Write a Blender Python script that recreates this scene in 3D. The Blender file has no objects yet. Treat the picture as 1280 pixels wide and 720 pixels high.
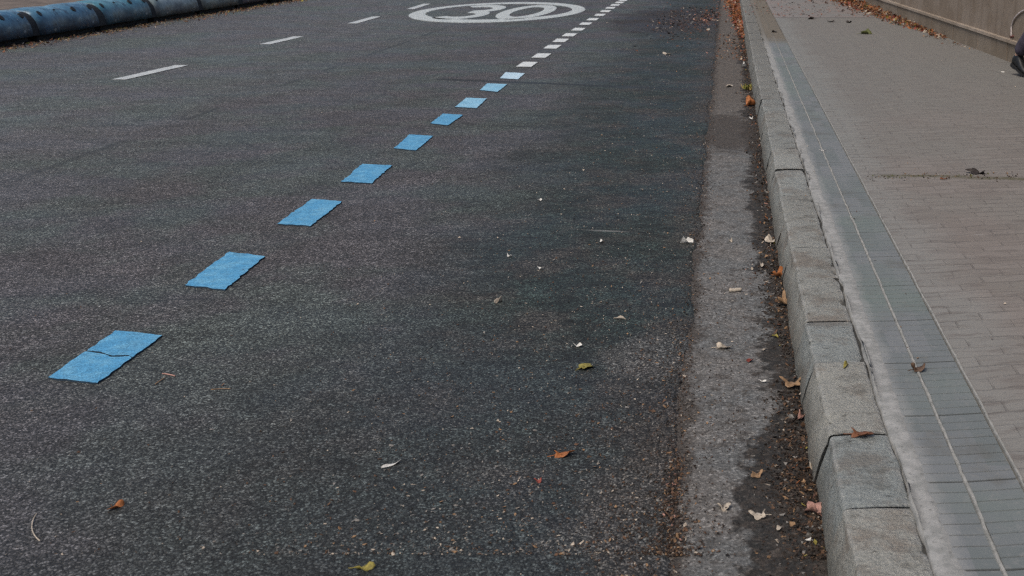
import bpy, bmesh, math, random
from mathutils import Vector, Matrix, noise as mnoise

R = math.radians
sc = bpy.context.scene
col = sc.collection
rng = random.Random(11)

# ------------------------------------------------------------------ camera
H = 1.45                 # eye height above the road
FPX, PPX, PPY = 1402.0, 909.0, 360.0      # focal length and principal point of the 1280x720 photograph
PITCH = math.atan(449.0 / FPX)
KH = 0.14                # pavement height
cam = bpy.data.cameras.new('camera')
cam.lens = FPX / 1280 * 36.0
cam.sensor_width = 36.0
cam.shift_x = -(PPX - 640) / 1280
cam.clip_start, cam.clip_end = 0.05, 2000
cam.dof.use_dof = True
cam.dof.focus_distance = 5.0
cam.dof.aperture_fstop = 7.0
camo = bpy.data.objects.new('camera', cam)
col.objects.link(camo)
camo.location = (0, 0, H)
camo.rotation_euler = (math.pi / 2 - PITCH, 0, 0)
sc.camera = camo


def ground(px, py, z=0.0):
    """point of the horizontal plane z seen at a pixel of the photograph"""
    x, y = (px - PPX), (py - PPY)
    s, c = math.sin(PITCH), math.cos(PITCH)
    dy, dz = FPX * c - y * s, -FPX * s - y * c
    t = (z - H) / dz
    return Vector((x * t, dy * t, z))


# ------------------------------------------------------------------ object helpers
def link(name, me, m=None, parent=None):
    o = bpy.data.objects.new(name, me)
    col.objects.link(o)
    if m is not None and hasattr(me, 'materials'):
        for k in (m if isinstance(m, (list, tuple)) else [m]):
            me.materials.append(k)
    if parent:
        o.parent = parent
    return o


def mesh_from(name, verts, faces, m=None, parent=None, smooth=False, mats=None, cols=None):
    me = bpy.data.meshes.new(name)
    me.from_pydata([tuple(v) for v in verts], [], faces)
    if cols:
        at = me.color_attributes.new('tint', 'FLOAT_COLOR', 'CORNER')
        buf = []
        for p, c in zip(me.polygons, cols):
            buf += [c[0], c[1], c[2], 1.0] * p.loop_total
        at.data.foreach_set('color', buf)
    if mats:
        me.polygons.foreach_set('material_index', mats)
    if smooth:
        me.polygons.foreach_set('use_smooth', [True] * len(me.polygons))
    me.update()
    return link(name, me, m, parent)


def from_bm(name, bm, m=None, parent=None, smooth=False):
    me = bpy.data.meshes.new(name)
    bmesh.ops.recalc_face_normals(bm, faces=bm.faces)
    bm.to_mesh(me)
    bm.free()
    if smooth:
        me.polygons.foreach_set('use_smooth', [True] * len(me.polygons))
    return link(name, me, m, parent)


def tag(o, label=None, cat=None, group=None, kind=None):
    if label:
        o['label'] = label
    if cat:
        o['category'] = cat
    if group:
        o['group'] = group
    if kind:
        o['kind'] = kind
    return o


def empty(name, loc=(0, 0, 0), rz=0):
    o = bpy.data.objects.new(name, None)
    o.empty_display_size = 0.1
    col.objects.link(o)
    o.location = loc
    o.rotation_euler = (0, 0, rz)
    return o


def copy_tree(o, parent=None):
    c = o.copy()
    col.objects.link(c)
    c.parent = parent
    for ch in list(o.children):
        copy_tree(ch, c)
    return c


# ------------------------------------------------------------------ material helpers
class Mat:
    def __init__(s, name, rough=0.85, spec=0.3):
        s.m = bpy.data.materials.new(name)
        s.m.use_nodes = True
        s.t = s.m.node_tree
        s.b = s.t.nodes['Principled BSDF']
        s.b.inputs['Roughness'].default_value = rough
        s.b.inputs['Specular IOR Level'].default_value = spec
        s.P = s.n('ShaderNodeTexCoord').outputs['Object']
        sp = s.n('ShaderNodeSeparateXYZ')
        s.l(s.P, sp.inputs[0])
        s.X, s.Y, s.Z = sp.outputs

    def n(s, k):
        return s.t.nodes.new(k)

    def l(s, a, b):
        s.t.links.new(a, b)

    def put(s, sock, v):
        if isinstance(v, bpy.types.NodeSocket):
            s.l(v, sock)
        else:
            sock.default_value = (v + (1,) if isinstance(v, tuple) and len(v) == 3 and sock.type == 'RGBA' else v)

    def math(s, op, a, b=0.0, clamp=False):
        q = s.n('ShaderNodeMath')
        q.operation = op
        q.use_clamp = clamp
        s.put(q.inputs[0], a)
        s.put(q.inputs[1], b)
        return q.outputs[0]

    def mul(s, a, b): return s.math('MULTIPLY', a, b)
    def add(s, a, b): return s.math('ADD', a, b)
    def sub(s, a, b): return s.math('SUBTRACT', a, b)

    def mix(s, f, a, b, mode='MIX'):
        q = s.n('ShaderNodeMix')
        q.data_type = 'RGBA'
        q.blend_type = mode
        s.put(q.inputs[0], f)
        s.put(q.inputs[6], a)
        s.put(q.inputs[7], b)
        return q.outputs[2]

    def scale(s, v, sx, sy, sz):
        q = s.n('ShaderNodeVectorMath')
        q.operation = 'MULTIPLY'
        s.l(v, q.inputs[0])
        q.inputs[1].default_value = (sx, sy, sz)
        return q.outputs[0]

    def noise(s, scale, detail=3, rough=0.55, vec=None, col=False):
        q = s.n('ShaderNodeTexNoise')
        q.inputs['Scale'].default_value = scale
        q.inputs['Detail'].default_value = detail
        q.inputs['Roughness'].default_value = rough
        s.l(vec or s.P, q.inputs['Vector'])
        return q.outputs['Color' if col else 'Fac']

    def voro(s, scale, vec=None, feat='F1'):
        q = s.n('ShaderNodeTexVoronoi')
        q.feature = feat
        q.inputs['Scale'].default_value = scale
        s.l(vec or s.P, q.inputs['Vector'])
        return q

    def ramp(s, f, stops, interp='LINEAR'):
        q = s.n('ShaderNodeValToRGB')
        cr = q.color_ramp
        cr.interpolation = interp
        while len(cr.elements) < len(stops):
            cr.elements.new(0.5)
        for e, (p, c) in zip(cr.elements, stops):
            e.position = p
            e.color = (c, c, c, 1) if not isinstance(c, tuple) else c + (1,)
        s.put(q.inputs[0], f)
        return q.outputs[0]

    def rng(s, v, a, b, c=0.0, d=1.0, smooth=True):
        q = s.n('ShaderNodeMapRange')
        q.interpolation_type = 'SMOOTHSTEP' if smooth else 'LINEAR'
        s.put(q.inputs[0], v)
        for i, k in zip((1, 2, 3, 4), (a, b, c, d)):
            q.inputs[i].default_value = k
        return q.outputs[0]

    def line(s, p, q, w, wob=0.03, wsc=2.0, gaps=None, soft=0.4):
        """mask of an uneven line from p to q on the ground, w = half width"""
        p, q = Vector(p[:2]), Vector(q[:2])
        d = (q - p).normalized()
        L = (q - p).length
        dx, dy = s.sub(s.X, p.x), s.sub(s.Y, p.y)
        u = s.add(s.mul(dx, d.x), s.mul(dy, d.y))
        v = s.add(s.mul(dx, -d.y), s.mul(dy, d.x))
        nz = s.sub(s.noise(wsc, 4, 0.6), 0.5)
        v = s.math('ABSOLUTE', s.add(v, s.mul(nz, wob * 2)))
        m = s.rng(v, w * (1 - soft), w * (1 + soft), 1, 0)
        m = s.mul(m, s.mul(s.rng(u, 0, 0.15), s.rng(u, L - 0.15, L, 1, 0)))
        if gaps:
            m = s.mul(m, s.rng(s.noise(gaps, 2), 0.44, 0.56))
        return m

    def blob(s, c, rx, ry, wob=0.5, nsc=6.0, edge=0.25):
        dx = s.math('DIVIDE', s.sub(s.X, c[0]), rx)
        dy = s.math('DIVIDE', s.sub(s.Y, c[1]), ry)
        r = s.math('SQRT', s.add(s.mul(dx, dx), s.mul(dy, dy)))
        r = s.add(r, s.mul(s.sub(s.noise(nsc, 4, 0.6), 0.5), wob * 2))
        return s.rng(r, 1 - edge, 1 + edge, 1, 0)

    def bump(s, h, strength=0.5, dist=0.01, prev=None):
        q = s.n('ShaderNodeBump')
        q.inputs['Strength'].default_value = strength
        q.inputs['Distance'].default_value = dist
        s.put(q.inputs['Height'], h)
        if prev:
            s.l(prev, q.inputs['Normal'])
        return q.outputs[0]

    def done(s, colr, nrm=None, rough=None):
        s.put(s.b.inputs['Base Color'], colr)
        if nrm:
            s.l(nrm, s.b.inputs['Normal'])
        if rough is not None:
            s.put(s.b.inputs['Roughness'], rough)
        return s.m


def mat_asphalt():
    s = Mat('asphalt', 0.8, 0.35)
    warp = s.mix(0.012, s.P, s.noise(60, 2, col=True), 'ADD')
    v = s.voro(158, warp)
    sep = s.n('ShaderNodeSeparateColor')
    s.l(v.outputs['Color'], sep.inputs[0])
    stone = s.ramp(sep.outputs[0], [(0.0, 0.25), (0.45, 0.6), (0.70, 1.15), (0.88, 1.8), (1.0, 2.9)])
    gap = s.rng(v.outputs['Distance'], 0.35, 0.75, 1.0, 0.35)
    grain = s.mul(stone, gap)
    v2 = s.voro(60, warp)
    sep2 = s.n('ShaderNodeSeparateColor')
    s.l(v2.outputs['Color'], sep2.inputs[0])
    big = s.ramp(sep2.outputs[1], [(0, 0.8), (0.75, 1.0), (1.0, 1.35)])
    grain = s.mul(grain, big)
    # tints of the surfacing: purple grey, green grey, worn paler far lanes, teal parking lane
    pat = s.noise(0.9, 4, 0.6)
    tint = s.mix(s.rng(pat, 0.44, 0.58), (0.084, 0.077, 0.079), (0.073, 0.083, 0.076))
    pat2 = s.noise(1.9, 3, 0.6, s.scale(s.P, 1, 0.35, 1))
    tint = s.mix(s.rng(pat2, 0.5, 0.7, 0, 0.55), tint, (0.074, 0.066, 0.062))
    worn = s.mul(s.rng(s.add(s.X, s.mul(s.noise(0.5, 3), 2.0)), -1.9, -5.0), 0.85)
    tint = s.mix(worn, tint, s.mix(s.rng(s.noise(0.55, 5, 0.65), 0.44, 0.58), (0.108, 0.104, 0.106), (0.097, 0.113, 0.104)))
    wheel = s.rng(s.math('ABSOLUTE', s.add(s.X, 6.9)), 0.2, 0.7, 0.35, 0)
    tint = s.mix(wheel, tint, (0.106, 0.098, 0.106))
    dx = s.add(s.X, s.mul(s.sub(s.noise(1.1, 4), 0.5), 1.3))
    park = s.mul(s.rng(dx, -1.9, -0.75), s.rng(dx, 0.2, -0.05))
    teal = s.mix(s.rng(s.noise(2.0, 5, 0.7), 0.46, 0.64), (0.018, 0.030, 0.027), (0.042, 0.038, 0.032))
    tint = s.mix(s.mul(park, 0.9), tint, teal)
    mot = s.noise(5.5, 5, 0.7, s.scale(s.P, 0.5, 1.0, 1))
    tint = s.mix(1.0, tint, s.ramp(mot, [(0.32, 0.72), (0.5, 1.0), (0.68, 1.3)]), 'MULTIPLY')
    mo2 = s.noise(15, 5, 0.72, s.scale(s.P, 0.45, 1.0, 1))
    tint = s.mix(s.mul(park, 0.9), tint, s.mix(1.0, tint, s.ramp(mo2, [(0.36, 0.35), (0.48, 0.95), (0.66, 1.6)]), 'MULTIPLY'))
    drip = s.rng(s.noise(7, 2, 0.5), 0.68, 0.74, 0, 0.5)
    tint = s.mix(drip, tint, (0.03, 0.03, 0.03))
    nearpatch = s.blob((-1.0, 2.6), 1.6, 1.1, 0.5, 1.2, 0.4)
    tint = s.mix(s.mul(nearpatch, 0.45), tint, (0.05, 0.052, 0.055))
    # oil-dark flecks running with the lane, brown dirt along the gutter edge
    fl = s.noise(3.0, 6, 0.7, s.scale(s.P, 0.6, 1.6, 1))
    tint = s.mix(s.rng(fl, 0.55, 0.75, 0, 0.4), tint, (0.03, 0.031, 0.032))
    edge = s.mul(s.rng(s.add(s.X, s.mul(s.sub(s.noise(5, 5, 0.7), 0.5), 0.5)), -0.42, -0.17),
                 s.rng(s.noise(2.3, 3), 0.35, 0.6))
    tint = s.mix(s.mul(edge, 0.75), tint, (0.06, 0.047, 0.038))
    g = ground(812, 445)
    tint = s.mix(s.mul(s.blob((g.x, g.y), 0.17, 0.22, 0.5, 5), 0.7), tint, (0.10, 0.095, 0.09))
    g = ground(800, 640)
    tint = s.mix(s.mul(s.blob((g.x, g.y), 0.16, 0.3, 0.6, 6), 0.5), tint, (0.085, 0.078, 0.072))
    far = ground(838, 24)
    tint = s.mix(s.mul(s.blob((far.x, far.y), 0.95, 2.6, 0.6, 1.5), 0.9), tint, (0.030, 0.023, 0.022))
    c = s.mix(1.0, tint, grain, 'MULTIPLY')
    # seams and cracks
    ck = s.line(ground(540, 98), ground(878, 113), 0.06, 0.10, 1.0)
    c = s.mix(s.mul(ck, 0.88), c, (0.014, 0.016, 0.017))
    ck = s.line(ground(560, 153), ground(735, 163), 0.03, 0.08, 1.6, 3.0)
    c = s.mix(s.mul(ck, 0.6), c, (0.016, 0.016, 0.017))
    ck = s.line((-4.33, 2), (-4.33, 40), 0.030, 0.06, 0.9, 0.9)
    c = s.mix(s.mul(ck, 0.5), c, (0.015, 0.017, 0.018))
    ck = s.line(ground(150, 378), ground(300, 372), 0.01, 0.05, 3.0, 4.0)
    c = s.mix(s.mul(ck, 0.6), c, (0.014, 0.014, 0.015))
    sm = s.line(ground(722, 287), ground(796, 290), 0.012, 0.012, 5.0)
    c = s.mix(s.mul(sm, 0.45), c, (0.26, 0.25, 0.24))
    sm = s.line(ground(668, 262), ground(700, 263), 0.008, 0.02, 9.0, 9.0)
    c = s.mix(s.mul(sm, 0.4), c, (0.22, 0.21, 0.2))
    hgt = s.add(s.mul(gap, 0.7), s.mul(s.noise(300, 2), 0.5))
    b = s.bump(hgt, 0.75, 0.006)
    b = s.bump(s.noise(9, 4), 0.25, 0.02, b)
    return s.done(c, b, s.rng(s.noise(1.3, 3), 0.35, 0.65, 0.62, 0.85))


def mat_gutter():
    s = Mat('old_gutter_asphalt', 0.9, 0.25)
    v = s.voro(150)
    sep = s.n('ShaderNodeSeparateColor')
    s.l(v.outputs['Color'], sep.inputs[0])
    grain = s.ramp(sep.outputs[0], [(0, 0.6), (0.6, 0.95), (0.9, 1.35), (1.0, 2.1)])
    pat = s.noise(3.2, 5, 0.65)
    t = s.mix(s.rng(pat, 0.38, 0.62), (0.118, 0.111, 0.104), (0.102, 0.103, 0.101))
    t = s.mix(s.rng(s.noise(14, 5, 0.7), 0.50, 0.64, 0, 0.65), t, (0.052, 0.045, 0.039))
    far = s.rng(s.Y, 7.0, 11.0)
    t = s.mix(s.mul(far, 0.7), t, (0.072, 0.057, 0.044))
    # wet dark humus along the kerb foot, its edge wandering
    nx = s.add(s.X, s.mul(s.sub(s.noise(2.6, 5, 0.65), 0.5), 0.42))
    nx = s.add(nx, s.mul(s.sub(s.noise(19, 5, 0.75), 0.5), 0.20))
    humus = s.rng(nx, 0.12, 0.165)
    g = ground(985, 640, -.01)
    humus = s.math('MAXIMUM', humus, s.blob((g.x, g.y), 0.13, 0.5, 0.75, 10, 0.10))
    t = s.mix(s.mul(humus, 0.9), t, s.mix(s.rng(s.noise(30, 4, 0.7), 0.4, 0.65), (0.013, 0.012, 0.011), (0.036, 0.028, 0.022)))
    g = ground(912, 165, -.01)
    t = s.mix(s.mul(s.blob((g.x, g.y), 0.2, 0.85, 0.5, 5, 0.2), 0.8), t, (0.040, 0.032, 0.026))
    nl = s.add(s.X, s.mul(s.sub(s.noise(6, 5, 0.7), 0.5), 0.22))
    t = s.mix(s.rng(nl, -0.09, -0.14, 0, 0.85), t, (0.045, 0.037, 0.031))
    c = s.mix(1.0, t, grain, 'MULTIPLY')
    b = s.bump(s.add(v.outputs['Distance'], s.noise(220, 3)), 0.5, 0.004)
    b = s.bump(s.noise(12, 5, 0.65), 0.5, 0.02, b)
    return s.done(c, b)


def mat_kerb():
    s = Mat('kerb_granite', 0.85, 0.3)
    fine = s.noise(140, 4, 0.7)
    t = s.mix(s.rng(fine, 0.3, 0.7), (0.190, 0.200, 0.188), (0.285, 0.292, 0.274))
    big = s.noise(5.5, 5, 0.68)
    t = s.mix(s.rng(big, 0.47, 0.64, 0, 0.8), t, (0.165, 0.148, 0.128))
    t = s.mix(s.rng(s.noise(9, 6, 0.7), 0.52, 0.66, 0, 0.65), t, (0.110, 0.108, 0.096))
    t = s.mix(s.rng(s.noise(22, 5, 0.75, s.scale(s.P, 0.6, 1.3, 1)), 0.60, 0.67, 0, 0.8), t, (0.045, 0.042, 0.036))
    t = s.mix(s.rng(s.noise(12, 5, 0.75), 0.60, 0.72, 0, 0.6), t, (0.31, 0.31, 0.29))
    att = s.n('ShaderNodeAttribute')
    att.attribute_name = 'tint'
    t = s.mix(1.0, t, att.outputs['Color'], 'MULTIPLY')
    # soiled face, brown splash at the foot, scuffed pale arris
    foot = s.rng(s.add(s.Z, s.mul(s.noise(7, 4), 0.06)), 0.135, 0.03)
    t = s.mix(s.mul(foot, 0.75), t, s.mix(s.rng(s.noise(11, 5), 0.4, 0.6), (0.085, 0.082, 0.068), (0.125, 0.112, 0.092)))
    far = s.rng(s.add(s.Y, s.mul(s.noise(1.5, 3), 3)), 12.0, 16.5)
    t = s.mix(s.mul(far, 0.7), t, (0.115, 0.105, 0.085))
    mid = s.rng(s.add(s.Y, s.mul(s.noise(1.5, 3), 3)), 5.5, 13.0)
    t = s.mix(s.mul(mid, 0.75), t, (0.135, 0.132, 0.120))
    gm = s.n('ShaderNodeNewGeometry')
    pt = s.rng(gm.outputs['Pointiness'], 0.515, 0.56)
    t = s.mix(s.mul(pt, s.rng(s.noise(14, 3), 0.35, 0.6, 0.1, 0.8)), t, (0.32, 0.32, 0.305))
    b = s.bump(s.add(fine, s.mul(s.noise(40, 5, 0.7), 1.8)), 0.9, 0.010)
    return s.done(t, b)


def mat_mortar(name, c0, c1):
    s = Mat(name, 0.95, 0.15)
    t = s.mix(s.rng(s.noise(22, 5, 0.7), 0.35, 0.65), c0, c1)
    t = s.mix(s.rng(s.noise(70, 4, 0.7), 0.56, 0.7, 0, 0.7), t, tuple(k * 0.45 for k in c0))
    far = s.rng(s.Y, 12.5, 15.5)
    t = s.mix(s.mul(far, 0.8), t, (0.11, 0.098, 0.08))
    return s.done(t, s.bump(s.noise(60, 5, 0.7), 0.45, 0.006))


def mat_tactile():
    s = Mat('grooved_tile', 0.8, 0.3)
    tl = s.n('ShaderNodeTexWhiteNoise')
    fl = s.n('ShaderNodeVectorMath')
    fl.operation = 'FLOOR'
    s.l(s.scale(s.P, 7.5, 5.0, 0), fl.inputs[0])
    s.l(fl.outputs[0], tl.inputs['Vector'])
    t = s.mix(s.rng(tl.outputs[0], 0, 1), (0.108, 0.121, 0.122), (0.132, 0.140, 0.145))
    t = s.mix(s.rng(s.noise(1.4, 4), 0.45, 0.65), t, (0.115, 0.135, 0.128))
    t = s.mix(s.rng(s.noise(40, 4, 0.7), 0.5, 0.75, 0, 0.5), t, (0.18, 0.18, 0.175))
    t = s.mix(s.rng(s.noise(5, 5, 0.7), 0.52, 0.68, 0, 0.5), t, (0.085, 0.083, 0.075))
    # pale cement haze spreading from the kerb side
    hz = s.rng(s.add(s.X, s.mul(s.sub(s.noise(7, 5, 0.7), 0.5), 0.10)), 0.535, 0.495)
    t = s.mix(s.mul(hz, 0.6), t, (0.205, 0.207, 0.203))
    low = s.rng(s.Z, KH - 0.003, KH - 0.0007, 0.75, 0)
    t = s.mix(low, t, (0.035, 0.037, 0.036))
    far = s.rng(s.add(s.Y, s.mul(s.noise(3, 3), 1.5)), 14.2, 15.2)
    t = s.mix(far, t, (0.115, 0.098, 0.075))
    return s.done(t, s.bump(s.noise(160, 4, 0.7), 0.35, 0.003))


def mat_pavement():
    s = Mat('pavement_pavers', 0.85, 0.3)
    sk = s.n('ShaderNodeCombineXYZ')
    wob = s.add(s.mul(s.sub(s.noise(2.2, 3), 0.5), 0.07), s.mul(s.sub(s.noise(9, 4), 0.5), 0.04))
    s.l(s.X, sk.inputs[0])
    s.l(s.add(s.sub(s.Y, s.mul(s.X, 0.16)), wob), sk.inputs[1])
    br = s.n('ShaderNodeTexBrick')
    br.inputs['Scale'].default_value = 1.0
    br.inputs['Mortar Size'].default_value = 0.005
    br.inputs['Mortar Smooth'].default_value = 0.35
    br.inputs['Brick Width'].default_value = 0.20
    br.inputs['Row Height'].default_value = 0.085
    br.inputs['Color1'].default_value = (0.0, 0, 0, 1)
    br.inputs['Color2'].default_value = (1, 1, 1, 1)
    br.inputs['Mortar'].default_value = (0.5, 0.5, 0.5, 1)
    s.l(sk.outputs[0], br.inputs['Vector'])
    t = s.mix(br.outputs['Color'], (0.140, 0.122, 0.109), (0.168, 0.148, 0.134))
    pat = s.noise(0.8, 5, 0.6)
    t = s.mix(s.rng(pat, 0.42, 0.6, 0, 0.6), t, (0.146, 0.138, 0.124))
    far = s.rng(s.add(s.Y, s.mul(s.noise(0.8, 3), 4)), 6.5, 12.0)
    t = s.mix(s.mul(far, 0.75), t, (0.138, 0.134, 0.123))
    pale = s.rng(s.add(s.X, s.mul(s.sub(s.noise(2.1, 5), 0.5), 0.5)), 1.05, 0.75)
    t = s.mix(s.mul(pale, 0.5), t, (0.180, 0.186, 0.177))
    streak = s.noise(6, 6, 0.72, s.scale(sk.outputs[0], 0.8, 4.2, 1))
    t = s.mix(s.rng(streak, 0.48, 0.66, 0, 0.7), t, (0.100, 0.087, 0.079))
    t = s.mix(s.rng(s.noise(16, 5, 0.7, s.scale(s.P, 0.8, 1.8, 1)), 0.6, 0.74, 0, 0.45), t, (0.255, 0.245, 0.235))
    jt = s.mul(br.outputs['Fac'], s.rng(s.noise(7.5, 5, 0.72, s.scale(s.P, 0.6, 1, 1)), 0.44, 0.66, 0.03, 0.55))
    t = s.mix(jt, t, (0.068, 0.060, 0.055))
    # mossy joint across the pavement and the far expansion joint
    ms = s.line(ground(1082, 219, KH), ground(1400, 226, KH), 0.035, 0.07, 5, None, 0.8)
    t = s.mix(s.mul(ms, s.rng(s.noise(15, 4, 0.7), 0.3, 0.6, 0.25, 0.95)), t, (0.068, 0.062, 0.035))
    y2 = ground(1000, 22, KH).y
    back = s.rng(s.Y, y2 - 0.03, y2 + 0.03)
    t = s.mix(s.mul(back, 0.75), t, s.mix(s.rng(s.noise(2, 4), 0.4, 0.6), (0.175, 0.145, 0.135), (0.15, 0.145, 0.14)))
    ex = s.line((0.4, y2), (4.0, y2), 0.05, 0.04, 1.5, None, 0.6)
    t = s.mix(s.mul(ex, 0.8), t, (0.062, 0.058, 0.055))
    # damp greenish band at the wall foot
    hgt = s.sub(s.add(s.mul(streak, 0.6), s.mul(s.noise(120, 4, 0.7), 0.4)), s.mul(br.outputs['Fac'], 0.8))
    return s.done(t, s.bump(hgt, 0.6, 0.007))


def mat_wall(name, c0, c1, dark):
    s = Mat(name, 0.95, 0.15)
    t = s.mix(s.rng(s.noise(2.0, 5, 0.6), 0.38, 0.62), c0, c1)
    vs = s.noise(9, 5, 0.6, s.scale(s.P, 1, 1, 0.12))
    t = s.mix(s.rng(vs, 0.5, 0.7, 0, 0.5), t, dark)
    t = s.mix(s.rng(s.noise(60, 4, 0.7), 0.5, 0.75, 0, 0.3), t, tuple(k * 1.4 for k in c1))
    return s.done(t, s.bump(s.add(s.noise(90, 4, 0.7), vs), 0.5, 0.008))


def mat_paint(name, c, worn, dark=(0.03, 0.04, 0.05), wear=0.63):
    s = Mat(name, 0.7, 0.35)
    geo = s.n('ShaderNodeNewGeometry')
    sp = s.n('ShaderNodeSeparateXYZ')
    s.l(geo.outputs['Position'], sp.inputs[0])
    W = geo.outputs['Position']
    t = s.mix(s.rng(s.noise(14, 5, 0.65, W), 0.38, 0.68), c, worn)
    t = s.mix(s.rng(s.noise(120, 3, 0.7, W), 0.42, 0.7, 0, 0.35), t, tuple(k * 0.72 for k in c))
    t = s.mix(s.rng(s.noise(55, 5, 0.75, W), wear, wear + 0.06, 0, 0.85), t, dark)
    v = s.voro(150, W)
    g2 = s.n('ShaderNodeSeparateColor')
    s.l(v.outputs['Color'], g2.inputs[0])
    t = s.mix(1.0, t, s.ramp(g2.outputs[0], [(0, 0.74), (0.5, 0.98), (1, 1.16)]), 'MULTIPLY')
    t = s.mix(s.mul(s.rng(s.noise(7, 6, 0.75, s.scale(W, 1.6, 0.8, 1)), 0.48, 0.66, 0, 0.7), s.rng(g2.outputs[1], 0.3, 0.7)), t, tuple(k * 0.55 for k in c))
    return s.done(t, s.bump(s.add(v.outputs['Distance'], s.noise(40, 4, 0.7, W)), 0.45, 0.004))


def mat_plain(name, c, rough=0.8, var=0.25, sc_=18, spec=0.3, bump=0.3):
    s = Mat(name, rough, spec)
    t = s.mix(s.rng(s.noise(sc_, 5, 0.65), 0.35, 0.68), tuple(k * (1 - var) for k in c), tuple(min(1, k * (1 + var)) for k in c))
    return s.done(t, s.bump(s.noise(sc_ * 4, 4, 0.7), bump, 0.004))


def mat_litter():
    s = Mat('dry_leaf_litter', 0.8, 0.25)
    att = s.n('ShaderNodeAttribute')
    att.attribute_name = 'tint'
    t = s.mix(s.rng(s.noise(160, 4, 0.7), 0.35, 0.7), att.outputs['Color'], s.mix(1.0, att.outputs['Color'], (0.5, 0.45, 0.42), 'MULTIPLY'))
    return s.done(t)


def mat_barrier(name, c0, c1, low_shade):
    s = Mat(name, 0.5, 0.5)
    t = s.mix(s.rng(s.noise(2.2, 4, 0.6), 0.38, 0.62), c0, c1)
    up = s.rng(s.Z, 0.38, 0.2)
    t = s.mix(s.mul(up, s.rng(s.noise(5, 4, 0.65, s.scale(s.P, 1, 1, 0.4)), 0.3, 0.6, 0.45, 1.0)), t, low_shade)  # shade on the lower flanks put into the colour, broken up by noise
    t = s.mix(s.rng(s.noise(6, 6, 0.72), 0.50, 0.62, 0, 0.85), t, tuple(k * 0.3 for k in c0))
    t = s.mix(s.rng(s.noise(11, 5, 0.7), 0.60, 0.68, 0, 0.6), t, (0.34, 0.38, 0.39))
    return s.done(t, s.bump(s.noise(7, 4), 0.3, 0.03), s.rng(s.noise(5, 3), 0.35, 0.65, 0.24, 0.5))


M = dict(
    asphalt=mat_asphalt(), gutter=mat_gutter(), kerb=mat_kerb(), tactile=mat_tactile(), pave=mat_pavement(),
    mortar=mat_mortar('cement_mortar', (0.185, 0.187, 0.180), (0.265, 0.263, 0.255)),
    bead=mat_mortar('cement_bead', (0.185, 0.185, 0.172), (0.27, 0.265, 0.25)),
    bed=mat_plain('dark_joint_bed', (0.035, 0.034, 0.031), 0.95),
    wall=mat_wall('brown_render', (0.165, 0.130, 0.100), (0.205, 0.168, 0.136), (0.12, 0.092, 0.07)),
    plinth=mat_wall('plinth_stone', (0.150, 0.120, 0.090), (0.188, 0.155, 0.122), (0.10, 0.08, 0.06)),
    ledge=mat_wall('ledge_stone', (0.22, 0.178, 0.140), (0.275, 0.228, 0.186), (0.15, 0.12, 0.092)),
    earth=mat_plain('dry_earth', (0.105, 0.082, 0.066), 0.95, 0.35, 3),
    litter=mat_litter(),
    blue=mat_paint('blue_road_paint', (0.058, 0.232, 0.405), (0.11, 0.30, 0.45)),
    blue2=mat_paint('pale_blue_road_paint', (0.16, 0.36, 0.50), (0.24, 0.42, 0.53)),
    blue3=mat_paint('faded_blue_road_paint', (0.36, 0.50, 0.60), (0.42, 0.52, 0.58)),
    white=mat_paint('white_road_paint', (0.54, 0.56, 0.55), (0.42, 0.44, 0.44), (0.09, 0.09, 0.09), 0.60),
    white2=mat_paint('worn_white_road_paint', (0.44, 0.46, 0.46), (0.30, 0.32, 0.32), (0.08, 0.08, 0.08), 0.58),
    white2r=mat_paint('worn_roundel_paint', (0.47, 0.50, 0.49), (0.30, 0.33, 0.33), (0.08, 0.085, 0.085), 0.53),
    rim=mat_plain('dark_paint_edge', (0.018, 0.035, 0.055), 0.8),
    rimw=mat_plain('grey_paint_edge', (0.05, 0.05, 0.05), 0.8),
    rubber=mat_plain('black_rubber', (0.012, 0.012, 0.013), 0.7),
)

# ------------------------------------------------------------------ setting: ground sheets
def sheet(name, x0, x1, y0, y1, z, m, label=None):
    o = mesh_from(name, [(x0, y0, z), (x1, y0, z), (x1, y1, z), (x0, y1, z)], [(0, 1, 2, 3)], m)
    return tag(o, kind='structure')


YN, YF = -12.0, 90.0
GL = -0.145          # ragged border between the road and the gutter
sheet('ground', -400, 400, -400, 600, -0.30, M['earth'])
sheet('verge', -40, -9.95, YN, YF, 0.012, M['earth'])

vs, fs = [], []
vs += [(-10.0, YN, 0), (-0.36, YN, 0), (-0.36, YF, 0), (-10.0, YF, 0)]
fs.append((0, 1, 2, 3))
ys = [YN] + [1.5 + i * 0.03 for i in range(int(26 / 0.03))] + [YF]
b0 = len(vs)
for y in ys:
    w = mnoise.noise(Vector((3.1, y * 1.3, 0))) * 0.030 + mnoise.noise(Vector((7.7, y * 7, 0))) * 0.018 + mnoise.noise(Vector((5.7, y * 24, 0))) * 0.010
    vs += [(-0.36, y, 0), (GL + w - 0.012, y, 0.0), (GL + w, y, -0.005), (GL + w + 0.002, y, -0.03)]
for i in range(len(ys) - 1):
    a = b0 + i * 4
    for k in range(3):
        fs.append((a + k, a + k + 1, a + 5 + k, a + 4 + k))
tag(mesh_from('road', vs, fs, M['asphalt']), kind='structure')

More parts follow.
